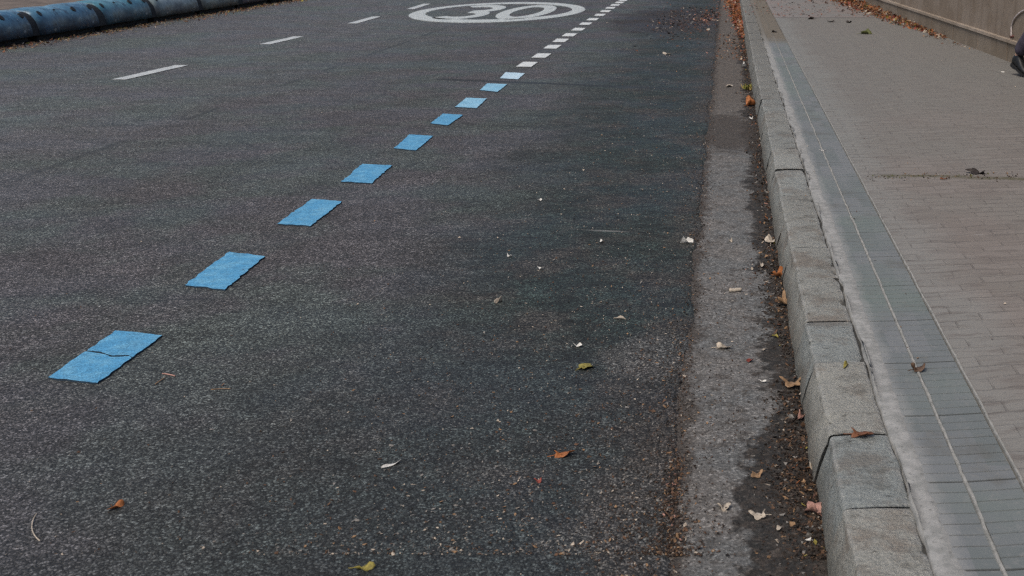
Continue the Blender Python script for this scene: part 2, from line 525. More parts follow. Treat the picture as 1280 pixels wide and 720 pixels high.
# gutter, gently dished
vs, fs = [], []
xs = [-0.25, -0.145, -0.04, 0.08, 0.18, 0.26, 0.36]
zs = [-0.012, -0.005, -0.005, -0.008, -0.012, -0.013, -0.013]
gy = [YN] + [1.0 + i * 0.1 for i in range(270)] + [YF]
for y in gy:
    for x, z in zip(xs, zs):
        vs.append((x, y, z + 0.0025 * mnoise.noise(Vector((x * 3, y * 1.1, 2)))))
n = len(xs)
for i in range(len(gy) - 1):
    for k in range(n - 1):
        a = i * n + k
        fs.append((a, a + 1, a + n + 1, a + n))
tag(mesh_from('gutter', vs, fs, M['gutter'], smooth=True), kind='structure')

# kerb of single stones, set a little unevenly
KB, KF, KBACK = 0.240, 0.276, 0.438
top_joints = [ground(1062, 634, KH).y, ground(1045, 543, KH).y, ground(1028, 452, KH).y, ground(1018, 401, KH).y,
              ground(1004, 347, KH).y, ground(996, 309, KH).y, ground(985, 272, KH).y, ground(980, 243, KH).y]
j = [top_joints[0]]
while j[0] > YN:
    j.insert(0, j[0] - 0.47)
j += top_joints[1:]
while j[-1] < 40:
    j.append(j[-1] + rng.choice((0.45, 0.47, 0.49, 0.62)))
j.append(YF)
vs, fs, cols = [], [], []
prof = [(KB, -0.05), (KB, 0.0), (KB + 0.010, 0.04), (KB + 0.020, 0.08), (KF - 0.004, 0.112), (KF - 0.002, 0.127), (KF, 0.134),
        (KF + 0.004, 0.1385), (KF + 0.012, KH), (KF + 0.06, KH + 0.001), (KF + 0.1, KH + 0.001), (KF + 0.14, KH), (KBACK - 0.006, KH - 0.001),
        (KBACK, KH - 0.007), (KBACK, -0.05)]
for i in range(len(j) - 1):
    y0, y1 = j[i] + 0.0012, j[i + 1] - 0.0012
    near = -1 < y0 < 22
    seg = 26 if near else 2
    ox, oz = rng.uniform(-0.0025, 0.0025), rng.uniform(-0.003, 0.0025)
    tw = rng.uniform(-0.002, 0.002)
    if 6.0 < y0 < 7.5:
        oz += 0.006
    sh = rng.uniform(0.88, 1.1)
    wm = rng.uniform(-0.05, 0.05)
    b0 = len(vs)
    ts = [0, 0.012, 0.03] + [k / (seg) for k in range(1, seg)] + [0.97, 0.988, 1]
    for ti, t in enumerate(ts):
        ins = {0: 0.0035, 1: 0.0008, len(ts) - 1: 0.0035, len(ts) - 2: 0.0008}.get(ti, 0)
        y = y0 + (y1 - y0) * t
        for (px, pz) in prof:
            x = px + ox + tw * (t - 0.5) * 2
            z = pz + (oz if pz > 0.05 else 0)
            nn = mnoise.noise_vector(Vector((px * 9 + i * 1.7, y * 6, pz * 9))) * 0.0065
            nn += mnoise.noise_vector(Vector((px * 40, y * 30, pz * 40 + i))) * 0.0022
            x += nn.x
            z += nn.z * 0.7
            if KF - 0.003 <= px <= KF + 0.013 or px >= KBACK - 0.007:
                chip = max(0.0, mnoise.noise(Vector((i * 3.1, y * 13, 4 if px < 0.35 else 9))) - 0.18) * 0.028
                z -= chip
                x += chip * (0.6 if px < 0.35 else -0.3)
            if ins and pz > 0.05:
                z -= ins * (1 if pz > 0.13 else 0.4)
                x += ins * (0.9 if px < KF + 0.02 else (-0.5 if px > KBACK - 0.01 else 0))
            elif ins:
                x += ins * 0.8
            y_ = y + (x - KF) * 0.045          # joints run slightly askew
            vs.append((x, y_, z))
    n = len(prof)
    tint = (sh * (1 + wm), sh, sh * (1 - wm * 0.8))
    for a in range(len(ts) - 1):
        for k in range(n - 1):
            q = b0 + a * n + k
            fs.append((q, q + 1, q + n + 1, q + n))
            cols.append(tint)
    for e in (0, len(ts) - 1):
        fs.append([b0 + e * n + k for k in range(n)])
        cols.append(tint)
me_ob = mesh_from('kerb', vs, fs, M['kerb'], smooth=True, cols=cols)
tag(me_ob, kind='structure')
bm = bmesh.new()
bmesh.ops.create_cube(bm, size=1, matrix=Matrix.Translation(((KF + 0.012 + KBACK) / 2, (YN + YF) / 2, 0.03)) @ Matrix.Diagonal((KBACK - KF - 0.012, YF - YN, 0.19, 1)))
tag(from_bm('kerb_bed', bm, M['bed']), kind='structure')

# cement fillet between kerb and tiles
TX0, TXM, TX1 = 0.49, 0.592, 0.730
vs, fs = [], []
yy = [YN] + [1.0 + i * 0.035 for i in range(int(24 / 0.035))] + [YF]
xx = [KBACK - 0.006, KBACK + 0.002, KBACK + 0.005, KBACK + 0.010, 0.465, 0.48, 0.495, 0.51]
for y in yy:
    cr = mnoise.noise(Vector((1.2, y * 2.2, 0))) * 0.014 + mnoise.noise(Vector((4, y * 11, 0))) * 0.009 + 0.004
    ed = mnoise.noise(Vector((9.2, y * 2.4, 0))) * 0.012 + mnoise.noise(Vector((2, y * 14, 0))) * 0.008
    for k, x in enumerate(xx):
        z = KH + 0.0015 + 0.0015 * mnoise.noise(Vector((x * 40, y * 5, 1))) + 0.001 * mnoise.noise(Vector((x * 90, y * 45, 3)))
        xo = 0
        if k in (1, 2):
            xo = cr
            z -= 0.016 if k == 1 else 0.005
            z += 0.030 * max(0, 0.15 + mnoise.noise(Vector((6, y * 4, 0))))
        if k == 0:
            z -= 0.03
        if k >= 6:
            xo = ed
            z = KH + (0.0012 if k == 6 else -0.006)
        vs.append((x + xo, y, z))
n = len(xx)
for i in range(len(yy) - 1):
    for k in range(n - 1):
        a = i * n + k
        fs.append((a, a + 1, a + n + 1, a + n))
tag(mesh_from('mortar_joint_strip', vs, fs, M['mortar'], smooth=True), kind='structure')

# grooved tile rows: a real groove every 5 cm, a wider joint every 40 cm
vs, fs = [], []
def rib_row(x0, x1, off):
    y = 0.5
    kk = 0
    pts = [(YN, KH)]
    while y < 26:
        w = 0.008 if (kk % 8 == 0) else 0.0045
        d = 0.011 if (kk % 8 == 0) else 0.0035 + 0.0015 * rng.random()
        dz = 0.0012 * mnoise.noise(Vector((off * 3, kk / 8.0, 5)))
        pts += [(y, KH + dz), (y + w * 0.35, KH - d), (y + w * 0.75, KH - d), (y + w * 1.2, KH + dz)]
        y += 0.05 + rng.uniform(-0.0015, 0.0015)
        kk += 1
    pts.append((YF, KH))
    b = len(vs)
    for (yy_, z) in pts:
        vs.append((x0, yy_ - (x0 - TX0) * 0.05, z))
        vs.append((x1, yy_ - (x1 - TX0) * 0.05 * -1, z))
    for i in range(len(pts) - 1):
        a = b + i * 2
        fs.append((a, a + 1, a + 3, a + 2))
rib_row(TX0 - 0.01, TXM - 0.005, 0)
rib_row(TXM + 0.005, TX1 - 0.006, 1)
tag(mesh_from('tactile_tiles', vs, fs, M['tactile']), kind='structure')

def bead(name, xc, w, hgt, m, drop, wob=0.003):
    vs, fs = [], []
    yy = [YN] + [1.0 + i * 0.03 for i in range(int(25 / 0.03))] + [YF]
    for y in yy:
        o = wob * mnoise.noise(Vector((xc * 31, y * 4, 0))) + wob * 0.8 * mnoise.noise(Vector((xc * 11, y * 23, 0)))
        ww = w * (1 + 0.35 * mnoise.noise(Vector((xc * 7, y * 9, 3))))
        hh = hgt * (1 + 0.5 * mnoise.noise(Vector((xc * 17, y * 8, 3))))
        for (dx, z) in ((-ww / 2 - 0.005, KH - drop), (-ww / 2, KH - drop * 0.6), (-ww * 0.3, KH + hh), (ww * 0.3, KH + hh), (ww / 2, KH - 0.003), (ww / 2 + 0.004, KH - 0.006)):
            vs.append((xc + dx + o, y, z))
    for i in range(len(yy) - 1):
        for k in range(5):
            a = i * 6 + k
            fs.append((a, a + 1, a + 7, a + 6))
    return tag(mesh_from(name, vs, fs, m, smooth=False), kind='structure')
bead('cement_bead_strip', TXM, 0.011, 0.0035, M['bead'], 0.012)
bead('cement_edge_strip', TX1 + 0.003, 0.009, 0.003, M['bead'], 0.016)
sheet('pavement_bed', KBACK - 0.01, TX1 + 0.02, YN, YF, KH - 0.014, M['bed'])
sheet('pavement', TX1 + 0.007, 5.0, YN, YF, KH, M['pave'])

# ------------------------------------------------------------------ painted markings
def grain_poly(pts, step=0.02, amp=0.004, seed=0.0):
    out = []
    for i in range(len(pts)):
        a, b = Vector(pts[i]), Vector(pts[(i + 1) % len(pts)])
        k = max(1, int((b - a).length / step))
        for q in range(k):
            p = a.lerp(b, q / k)
            nv = mnoise.noise_vector(Vector((p.x * 24 + seed, p.y * 24, seed)))
            out.append(Vector((p.x + nv.x * amp, p.y + nv.y * amp)))
    return out


def slab(name, polys, th, m, rim, parent=None, origin=None):
    """flat painted slab from outlines; dark sides"""
    vs, fs, mi = [], [], []
    o = origin or Vector((0, 0, 0))
    for poly in polys:
        b = len(vs)
        n = len(poly)
        for p in poly:
            vs.append((p.x - o.x, p.y - o.y, th - o.z))
        for p in poly:
            vs.append((p.x - o.x, p.y - o.y, -0.004 - o.z))
        fs.append(list(range(b, b + n)))
        mi.append(0)
        for i in range(n):
            k = (i + 1) % n
            fs.append((b + i, b + n + i, b + n + k, b + k))
            mi.append(1)
    ob = mesh_from(name, vs, fs, [m, rim], parent, mats=mi)
    ob.location = o
    return ob


PX = -1.45 * H
near = [  # outlines of the nearest dashes, as pixels of the photograph (near-left, near-right, far-right, far-left)
    [(60, 474), (122, 481), (203.5, 421), (145.5, 415)],
    [(230.5, 358), (281, 363.5), (331, 322), (287, 316)],
    [(346, 281), (388, 284), (427.5, 253), (390, 250)],
    [(427, 228), (464, 230.5), (490, 208), (453, 206)],
    [(493, 186.5), (520, 189), (541.5, 171), (512, 169)],
    [(538, 155), (560, 157.5), (579, 144.5), (554, 143)],
    [(569, 134.5), (596, 136), (608.5, 124), (583, 123)],
    [(600, 113.3), (622, 115.6), (634, 106), (609, 105)],
    [(625, 98.6), (647.5, 99.8), (656, 92.3), (632, 91)],
]
words = ['nearest', 'second nearest', 'third', 'fourth', 'fifth', 'sixth', 'seventh', 'eighth', 'ninth']
lab = ['nearest and largest blue painted dash, split by a crack across its middle',
       'second nearest blue painted dash, with small dark chips in its lower half',
       'third blue painted dash from the camera, level with the joint of kerb stones turning pale',
       'fourth blue painted dash from the camera, where the dotted line nears mid road',
       'fifth blue painted dash from the camera, last of the long saturated blue ones',
       'sixth blue painted dash from the camera, just nearer than two short pale blue dashes',
       'seventh blue dash from the camera, short, two dashes before the dark cross crack',
       'eighth dash from the camera, light blue, on the near side of the dark cross crack',
       'ninth dash from the camera, palest blue, just beyond the dark cross crack']
lab[2] = 'third blue painted dash from the camera, unbroken, beyond the chipped one'
DG = 'blue dashes of the parking line'
for i, q in enumerate(near):
    pts = [ground(*p).xy for p in q]
    c = sum(pts, Vector((0, 0))) / 4
    mt = M['blue'] if i < 6 else (M['blue2'] if i < 8 else M['blue3'])
    pts = [Vector(p) for p in pts]
    if i == 0:
        a, b = pts[0].lerp(pts[3], 0.53), pts[1].lerp(pts[2], 0.50)
        crack = [a.lerp(b, t) + Vector((0, 0.012 * math.sin(t * 9) + 0.006 * math.sin(t * 31))) for t in (0, .15, .3, .45, .6, .75, .9, 1)]
        g = Vector((0, 0.0055))
        polys = [grain_poly([pts[0], pts[1]] + [p - g for p in crack[::-1]], 0.012, 0.008, 1.0),
                 grain_poly([p + g for p in crack] + [pts[2] + Vector((0.0, 0)), pts[3]], 0.012, 0.008, 2.0)]
    else:
        polys = [grain_poly(pts, 0.012, 0.011 if i < 4 else 0.007, i * 3.3)]
    o = slab('painted_dash', polys, 0.007, mt, M['rim'], origin=Vector((c.x, c.y, 0)))
    tag(o, lab[i], 'road marking', DG)
ywhite = []
inv0 = 1 / 170.0
wl = ['white dash right after the last pale blue one of the dotted line',
      'second white dash of the dotted line beyond the blue dashes',
      'third white dash of the dotted line, a few dashes short of the painted 30',
      'fourth white dash of the dotted line, just short of the painted 30',
      'fifth white dash of the dotted line, level with the near rim of the painted 30',
      'sixth white dash of the dotted line, beside the near rim of the painted 30',
      'seventh white dash of the dotted line, beside the digits of the painted 30',
      'eighth white dash of the dotted line, beside the right end of the painted 30',
      'ninth white dash of the dotted line, beside the tops of the painted digits',
      'tenth white dash of the dotted line, beside the far rim of the painted 30',
      'eleventh white dash of the dotted line, just past the painted 30',
      'third farthest white dash of the dotted line at the top edge',
      'second farthest white dash of the dotted line at the top edge',
      'farthest white dash of the dotted line, cut by the top edge']
wpx = [(659, 81), (677, 70), (690.5, 59), (701, 51), (712, 44), (723, 37), (732, 30), (741, 24.5), (750, 19), (757, 14.3), (763, 10.2), (769, 6.6), (774.5, 3.4), (779, 0.7)]
for i, p in enumerate(wpx):
    g = ground(*p)
    L, W = 0.235, 0.085
    pts = [Vector((g.x - W, g.y - L + 0.012)), Vector((g.x + W, g.y - L - 0.012)), Vector((g.x + W, g.y + L - 0.012)), Vector((g.x - W, g.y + L + 0.012))]
    o = slab('painted_dash', [grain_poly(pts, 0.04, 0.004, i * 1.7)], 0.007, M['white'], M['rimw'], origin=g)
    tag(o, wl[i], 'road marking', 'white dashes of the dotted line')

LX = -4.04 * H
ll = ['nearest white lane dash, long and thin, in the left of the road',
      'second white lane dash from the camera, left of the road middle',
      'third white lane dash from the camera, left of the painted 30',
      'farthest white lane dash, touching the left end of the painted 30']
for i, (p, q) in enumerate([((139, 100), (227.5, 82)), ((323.5, 55.8), (373.5, 46)), ((434, 29.7), (471, 21)), ((508, 11.6), (534, 5))]):
    a, b = ground(*p), ground(*q)
    c = (a + b) / 2
    W = 0.075
    pts = [Vector((a.x, a.y)), Vector((a.x + 2 * W, a.y)), Vector((b.x + W, b.y)), Vector((b.x - W, b.y))]
    o = slab('painted_lane_dash', [grain_poly(pts, 0.05, 0.006, i + 20)], 0.006, M['white2'], M['rimw'], origin=c)
    tag(o, ll[i], 'road marking', 'white lane dashes')

# the painted speed roundel: ring, 3 and 0, stretched along the lane
rc0, rc1 = ground(612, 28.6), ground(655, 3.0)
cx, cy = (ground(502, 19.5).x + ground(735, 11).x) / 2, (rc0.y + rc1.y) / 2
ra, rb = (ground(735, 11).x - ground(502, 19.5).x) / 2, (rc1.y - rc0.y) / 2
rd = empty('speed_roundel', (cx, cy, 0))
tag(rd, 'large white painted 30 in a stretched ring across the far lane', 'road marking')


def band(path_out, path_in):
    return list(zip(path_out, path_in))


def ribbon(name, outer, inner, closed, th, m, parent):
    vs, fs = [], []
    n = len(outer)
    for p, q in zip(outer, inner):
        vs += [(p[0], p[1], th), (q[0], q[1], th), (p[0], p[1], -0.004), (q[0], q[1], -0.004)]
    for i in range(n if closed else n - 1):
        a, b = i * 4, ((i + 1) % n) * 4
        fs += [(a, a + 1, b + 1, b), (a, b, b + 2, a + 2), (a + 1, a + 3, b + 3, b + 1)]
    return mesh_from(name, vs, fs, m, parent)


def ell(cx_, cy_, a, b, t0, t1, n, seed=0):
    out = []
    for i in range(n):
        t = t0 + (t1 - t0) * i / (n - 1)
        k = 1 + 0.006 * mnoise.noise(Vector((math.cos(t) * 6 + seed, math.sin(t) * 6, seed)))
        out.append((cx_ + a * k * math.cos(t), cy_ + b * k * math.sin(t)))
    return out

N = 120
TAU = 2 * math.pi
ribbon('ring', ell(0, 0, ra, rb, 0, TAU * (N - 1) / N, N), ell(0, 0.05, ra - 0.24, rb - 0.58, 0, TAU * (N - 1) / N, N), True, 0.006, M['white2r'], rd)
dh, dw, sw, sl = rb * 0.70, ra * 0.30, 0.22, 0.60
# 0
zx = ra * 0.34
ribbon('digit', ell(zx, -0.12, dw, dh, 0, TAU * 59 / 60, 60), ell(zx, -0.12, dw - sw, dh - sl, 0, TAU * 59 / 60, 60), True, 0.006, M['white2r'], rd)
# 3 : two bowls open to the left, joined in one stroke
tx = -ra * 0.34
q = dh / 2 + sl / 4
aa = math.asin((dh / 2 - sl / 4) / q)      # the two bowls meet here, at the notch
A0 = R(-140)
out = ell(tx, -0.12 - dh + q, dw, q, A0, aa, 30) + ell(tx, -0.12 + dh - q, dw, q, -aa, -A0, 30)
inn = ell(tx, -0.12 - dh + q, dw - sw, q - sl, A0, R(90), 30) + ell(tx, -0.12 + dh - q, dw - sw, q - sl, R(-90), -A0, 30)
ribbon('digit', out, inn, False, 0.006, M['white2r'], rd)

# ------------------------------------------------------------------ barriers
def make_barrier(mat, Lb):
    root = empty('road_barrier')
    a, h0, h1 = 0.30, 0.085, 0.43
    vs, fs = [], []
    prof = []
    for i in range(19):
        t = math.pi * i / 18
        cx_, sy_ = math.cos(t), math.sin(t)
        x = a * math.copysign(abs(cx_) ** 0.72, cx_)
        z = h0 + (h1 - h0) * (abs(sy_) ** 0.80)
        prof.append((x, z))
    secs = [(0, 0.62), (0.012, 0.80), (0.03, 0.93), (0.06, 1.0)] + [(t, 1.0) for t in (0.2, .3, .4, .5, .6, .7, .8)] + [(0.94, 1.0), (0.97, 0.93), (0.988, 0.80), (1, 0.62)]
    for (t, k) in secs:
        for (x, z) in prof:
            nz = 0.010 * mnoise.noise(Vector((x * 5, t * 6, z * 5)))
            dent = 0.02 * math.exp(-((t - 0.5) / 0.09) ** 2) * (1 if z > 0.3 else 0.3)
            vs.append((x * k + nz, t * Lb, h0 + (z - h0) * k + nz - dent))
    n = len(prof)
    for i in range(len(secs) - 1):
        for k in range(n - 1):
            q_ = i * n + k
            fs.append((q_, q_ + n, q_ + n + 1, q_ + 1))
        fs.append((i * n + n - 1, (i + 1) * n + n - 1, (i + 1) * n, i * n))
    fs.append(list(range(n)))
    fs.append([(len(secs) - 1) * n + k for k in range(n)][::-1])
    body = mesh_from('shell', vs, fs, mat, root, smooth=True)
    bm = bmesh.new()
    bmesh.ops.create_cube(bm, size=1, matrix=Matrix.Translation((0, Lb / 2, 0.081)) @ Matrix.Diagonal((0.40, Lb - 0.10, 0.16, 1)))
    from_bm('foot', bm, M['rubber'], root)
    for (t, x) in ((0.09, 0.13), (0.36, 0.11), (0.64, 0.12), (0.9, 0.13)):
        bm = bmesh.new()
        bmesh.ops.create_cone(bm, segments=14, radius1=0.05, radius2=0.04, depth=0.05, cap_ends=True)
        bmesh.ops.transform(bm, matrix=Matrix.Translation((x + 0.085, t * Lb, 0.348)) @ Matrix.Rotation(R(48), 4, 'Y'), verts=bm.verts)
        from_bm('socket_plug', bm, M['rubber'], root)
    cv = [(x * 0.90, y, h0 + (z - h0) * 0.90) for y in (Lb - 0.05, Lb + 0.17) for (x, z) in prof]
    cf = [(k, k + 1, n + k + 1, n + k) for k in range(n - 1)] + [(n - 1, 0, n, 2 * n - 1), list(range(n))[::-1], list(range(n, 2 * n))]
    mesh_from('coupling', cv, cf, M['rubber'], root)
    return root

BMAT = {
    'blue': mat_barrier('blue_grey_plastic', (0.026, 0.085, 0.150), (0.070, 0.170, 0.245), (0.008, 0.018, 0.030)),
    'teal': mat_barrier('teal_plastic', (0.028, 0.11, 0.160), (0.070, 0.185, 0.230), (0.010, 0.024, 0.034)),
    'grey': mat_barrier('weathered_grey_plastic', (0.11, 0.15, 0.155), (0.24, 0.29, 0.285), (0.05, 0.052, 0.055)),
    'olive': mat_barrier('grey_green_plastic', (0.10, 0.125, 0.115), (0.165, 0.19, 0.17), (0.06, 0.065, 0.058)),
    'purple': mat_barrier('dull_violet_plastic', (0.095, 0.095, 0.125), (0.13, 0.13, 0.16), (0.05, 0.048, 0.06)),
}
BX = -6.42 * H - 0.23
yB = ground(88, 39).y
LB = 1.64
blist = [('blue', -2, 'blue road barrier segment at the picture edge, only its far end showing'),
         ('blue', -1, 'blue grey rounded barrier segment at the left edge, with a scuffed crest'),
         ('teal', 0, 'teal blue rounded barrier segment with dark plugs, second in the row'),
         ('grey', 1, 'weathered grey barrier segment mottled with dark stains, beyond the blue ones'),
         ('olive', 2, 'grey green mossy barrier segment between the mottled grey one and the violet one'),
         ('purple', 3, 'dull violet barrier segment following the mossy green one'),
         ('blue', 4, 'dark blue far barrier segment, last one in view'),
         ('blue', 5, None), ('blue', 6, None)]
made = {}
for kind, k, label in blist:
    if label is None:
        continue
    if kind not in made:
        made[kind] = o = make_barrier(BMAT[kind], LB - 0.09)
    else:
        o = copy_tree(made[kind])
    o.location = (BX + rng.uniform(-0.02, 0.02), yB + k * LB + 0.025, 0)
    o.rotation_euler = (0, 0, R(rng.uniform(-0.6, 0.6)))
    tag(o, label, 'barrier', 'row of rounded road barriers')

# ------------------------------------------------------------------ boundary wall
wa, wb = ground(1250, 73, KH), ground(1082, 8, KH)
d = (wb - wa).normalized()
nrm = Vector((-d.y, d.x, 0))          # towards the road
if nrm.x > 0:
    nrm = -nrm
wall = empty('boundary_wall', wa, math.atan2(d.y, d.x))
tag(wall, 'brown rendered wall with a low panelled plinth along the pavement', 'wall')
# local frame: +x along the wall (away), +y = left = towards the road
def wbox(name, x0, x1, y0, y1, z0, z1, m, bev=0.006):
    bm = bmesh.new()
    bmesh.ops.create_cube(bm, size=1, matrix=Matrix.Translation(((x0 + x1) / 2, (y0 + y1) / 2, (z0 + z1) / 2)) @ Matrix.Diagonal((x1 - x0, y1 - y0, z1 - z0, 1)))
    if bev:
        bmesh.ops.bevel(bm, geom=bm.edges[:], offset=bev, segments=2, affect='EDGES')
    return from_bm(name, bm, m, wall)

wbox('wall_face', -14, 40, -0.35, -0.035, -0.1, 2.3, M['wall'], 0.01)
wbox('coping', -14, 40, -0.40, 0.02, 2.302, 2.40, M['ledge'], 0.015)
bm = bmesh.new()
x = -14.0
pj = []
while x < 40:
    L = 1.15 + rng.uniform(-0.02, 0.02)
    dy_ = rng.uniform(-0.004, 0.003)
    mtx = Matrix.Translation((x + L / 2, -0.035 + dy_, 0.045)) @ Matrix.Diagonal((L - 0.004, 0.07, 0.29, 1))
    g_ = bmesh.ops.create_cube(bm, size=1, matrix=mtx)
    x += L
    pj.append(x)
from_bm('plinth', bm, M['plinth'], wall)
bm = bmesh.new()
for x in pj:
    bmesh.ops.create_cube(bm, size=1, matrix=Matrix.Translation((x, -0.03, 0.045)) @ Matrix.Diagonal((0.018, 0.072, 0.286, 1)))
from_bm('plinth_joint', bm, M['wall'], wall)
bm = bmesh.new()
bmesh.ops.create_cube(bm, size=1, matrix=Matrix.Translation((13, -0.028, 0.207)) @ Matrix.Diagonal((54, 0.095, 0.03, 1)))
bmesh.ops.bevel(bm, geom=bm.edges[:], offset=0.008, segments=2)
from_bm('ledge', bm, M['ledge'], wall)


def wall_point(px, py, off=0.0):
    """point of the wall's front plane seen at a pixel"""
    x, y = (px - PPX), (py - PPY)
    s, c = math.sin(PITCH), math.cos(PITCH)
    ray = Vector((x, FPX * c - y * s, -FPX * s - y * c))
    o = Vector((0, 0, H))
    p0 = wa + nrm * (-0.035 + off)
    t = (p0 - o).dot(nrm) / ray.dot(nrm)
    return o + ray * t

# thin pale cable curving across the wall
def tube(name, pts, r, m, parent=None, res=6):
    cu = bpy.data.curves.new(name, 'CURVE')
    cu.dimensions = '3D'
    cu.bevel_depth = r
    cu.bevel_resolution = 2
    cu.use_fill_caps = True
    sp = cu.splines.new('NURBS')
    sp.points.add(len(pts) - 1)
    for k, p in zip(sp.points, pts):
        k.co = (p[0], p[1], p[2], 1)
    sp.use_endpoint_u = True
    sp.order_u = 4
    o = link(name, cu, m, parent)
    dg = bpy.context.evaluated_depsgraph_get()
    me = bpy.data.meshes.new_from_object(o.evaluated_get(dg))
    bpy.data.objects.remove(o)
    me.materials.clear()
    return link(name, me, m, parent)

cab = [(1264.2, 45), (1264, 38), (1264.5, 30), (1268, 23), (1273, 17), (1280, 12.5), (1290, 9), (1302, 10), (1312, 18), (1318, 30)]
cbl = tube('cable', [wall_point(a, b, 0.012) for a, b in cab], 0.009, mat_plain('pale_cable', (0.42, 0.37, 0.36), 0.6))
tag(cbl, 'thin pale cable curving against the brown wall above the black shoe', 'cable')
bm = bmesh.new()
bmesh.ops.create_cone(bm, segments=10, radius1=0.014, radius2=0.010, depth=0.05, cap_ends=True)
pt = wall_point(1265.5, 45.5, 0.012)
bmesh.ops.transform(bm, matrix=Matrix.Translation(pt) @ Matrix.Rotation(R(70), 4, 'Y'), verts=bm.verts)
from_bm('plug', bm, mat_plain('dull_red_plastic', (0.10, 0.04, 0.035), 0.6), cbl)

# ------------------------------------------------------------------ leaves and litter
TAN, BRN, ORG, DRK = (0.25, 0.155, 0.085), (0.095, 0.055, 0.033), (0.30, 0.105, 0.032), (0.028, 0.021, 0.017)
PAL, YEL, RED, RUS = (0.42, 0.36, 0.29), (0.24, 0.20, 0.045), (0.22, 0.05, 0.035), (0.165, 0.068, 0.034)
CRU = (0.125, 0.07, 0.042)
GRY, GRN, PNK = (0.20, 0.19, 0.175), (0.09, 0.10, 0.03), (0.36, 0.20, 0.16)


def leaf_geo(size, rnd, lobes=True, curl=0.3, slim=1.0, rings=3, k=20):
    """curled leaf blade around the origin; returns verts and faces"""
    vs = [(0, 0, 0)]
    fs = []
    ph, c2 = rnd.uniform(0, 6.28), rnd.uniform(0.6, 1.3)
    for r in range(1, rings + 1):
        f = r / rings
        for i in range(k):
            t = TAU * i / k
            if lobes:
                rad = 0.30 + 0.20 * abs(math.cos(2.5 * t)) ** 1.5 + 0.10 * math.cos(t)
            else:
                rad = 0.5 * (1 - 0.25 * abs(math.sin(t)) ** 2)
            rad *= 1 + 0.10 * mnoise.noise(Vector((math.cos(t) * 2 + ph, math.sin(t) * 2, ph)))
            x, y = size * f * rad * math.cos(t), size * f * rad * math.sin(t) * slim
            z = size * curl * (f ** 2) * (0.22 + 0.30 * math.sin(2 * t + ph) * c2 + 0.16 * math.sin(3 * t + 2 * ph))
            vs.append((x, y, max(z, -0.02 * size)))
    for i in range(k):
        fs.append((0, 1 + i, 1 + (i + 1) % k))
    for r in range(rings - 1):
        for i in range(k):
            a, b = 1 + r * k + i, 1 + r * k + (i + 1) % k
            fs.append((a, a + k, b + k, b))
    return vs, fs


def leaf_mat(name, c):
    s = Mat(name, 0.7, 0.3)
    t = s.mix(s.rng(s.noise(60, 5, 0.7), 0.35, 0.68), c, tuple(k * 0.5 for k in c))
    t = s.mix(s.rng(s.noise(35, 3), 0.5, 0.7, 0, 0.5), t, tuple(min(1, k * 1.3 + 0.02) for k in c))
    return s.done(t, s.bump(s.noise(120, 3), 0.4, 0.002))

LM = {k: leaf_mat(k + '_leaf', v) for k, v in dict(tan=TAN, brown=BRN, orange=ORG, dark=DRK, pale=PAL, yellow=YEL, red=RED, rust=RUS, green=GRN, pink=PNK).items()}
LM['paper'] = leaf_mat('dirty_white_paper', (0.58, 0.56, 0.52))


def single(px, py, z, kind, wpx, matk, name, label, cat, curl=0.35, slim=1.0, rot=None):
    rnd = random.Random(int(px * 13 + py * 7))
    g = ground(px, py, z)
    dist = (g - Vector((0, 0, H))).length
    size = wpx / FPX * dist
    if kind == 'leaf':
        vs, fs = leaf_geo(size * 1.1, rnd, True, curl, slim)
    elif kind == 'blade':
        vs, fs = leaf_geo(size, rnd, False, curl, 0.45 * slim, 3, 16)
    elif kind == 'scrap':
        vs, fs = leaf_geo(size, rnd, False, curl * 1.6, 0.7 * slim, 2, 7)
    zmin = min(v[2] for v in vs)
    vs = [(v[0], v[1], v[2] - zmin) for v in vs]
    o = mesh_from(name, vs, fs, LM[matk], smooth=(kind != 'scrap'))
    o.location = g + Vector((0, 0, 0.0015))
    o.rotation_euler = (rnd.uniform(-0.12, 0.12), rnd.uniform(-0.12, 0.12), rnd.uniform(0, 6.28) if rot is None else R(rot))
    md = o.modifiers.new('thickness', 'SOLIDIFY')
    md.thickness = 0.0008 if kind != 'leaf' else 0.0007
    if kind == 'leaf':
        a = rnd.uniform(0.2, 0.5)
        st = tube('stalk', [(0, 0, 0.003 - zmin), (-size * 0.25, size * 0.05, 0.005), (-size * 0.5, -size * 0.03, 0.004), (-size * 0.7, size * 0.08 * a, 0.003)], size * 0.012 + 0.0006, LM[matk], o)
    return tag(o, label, cat)

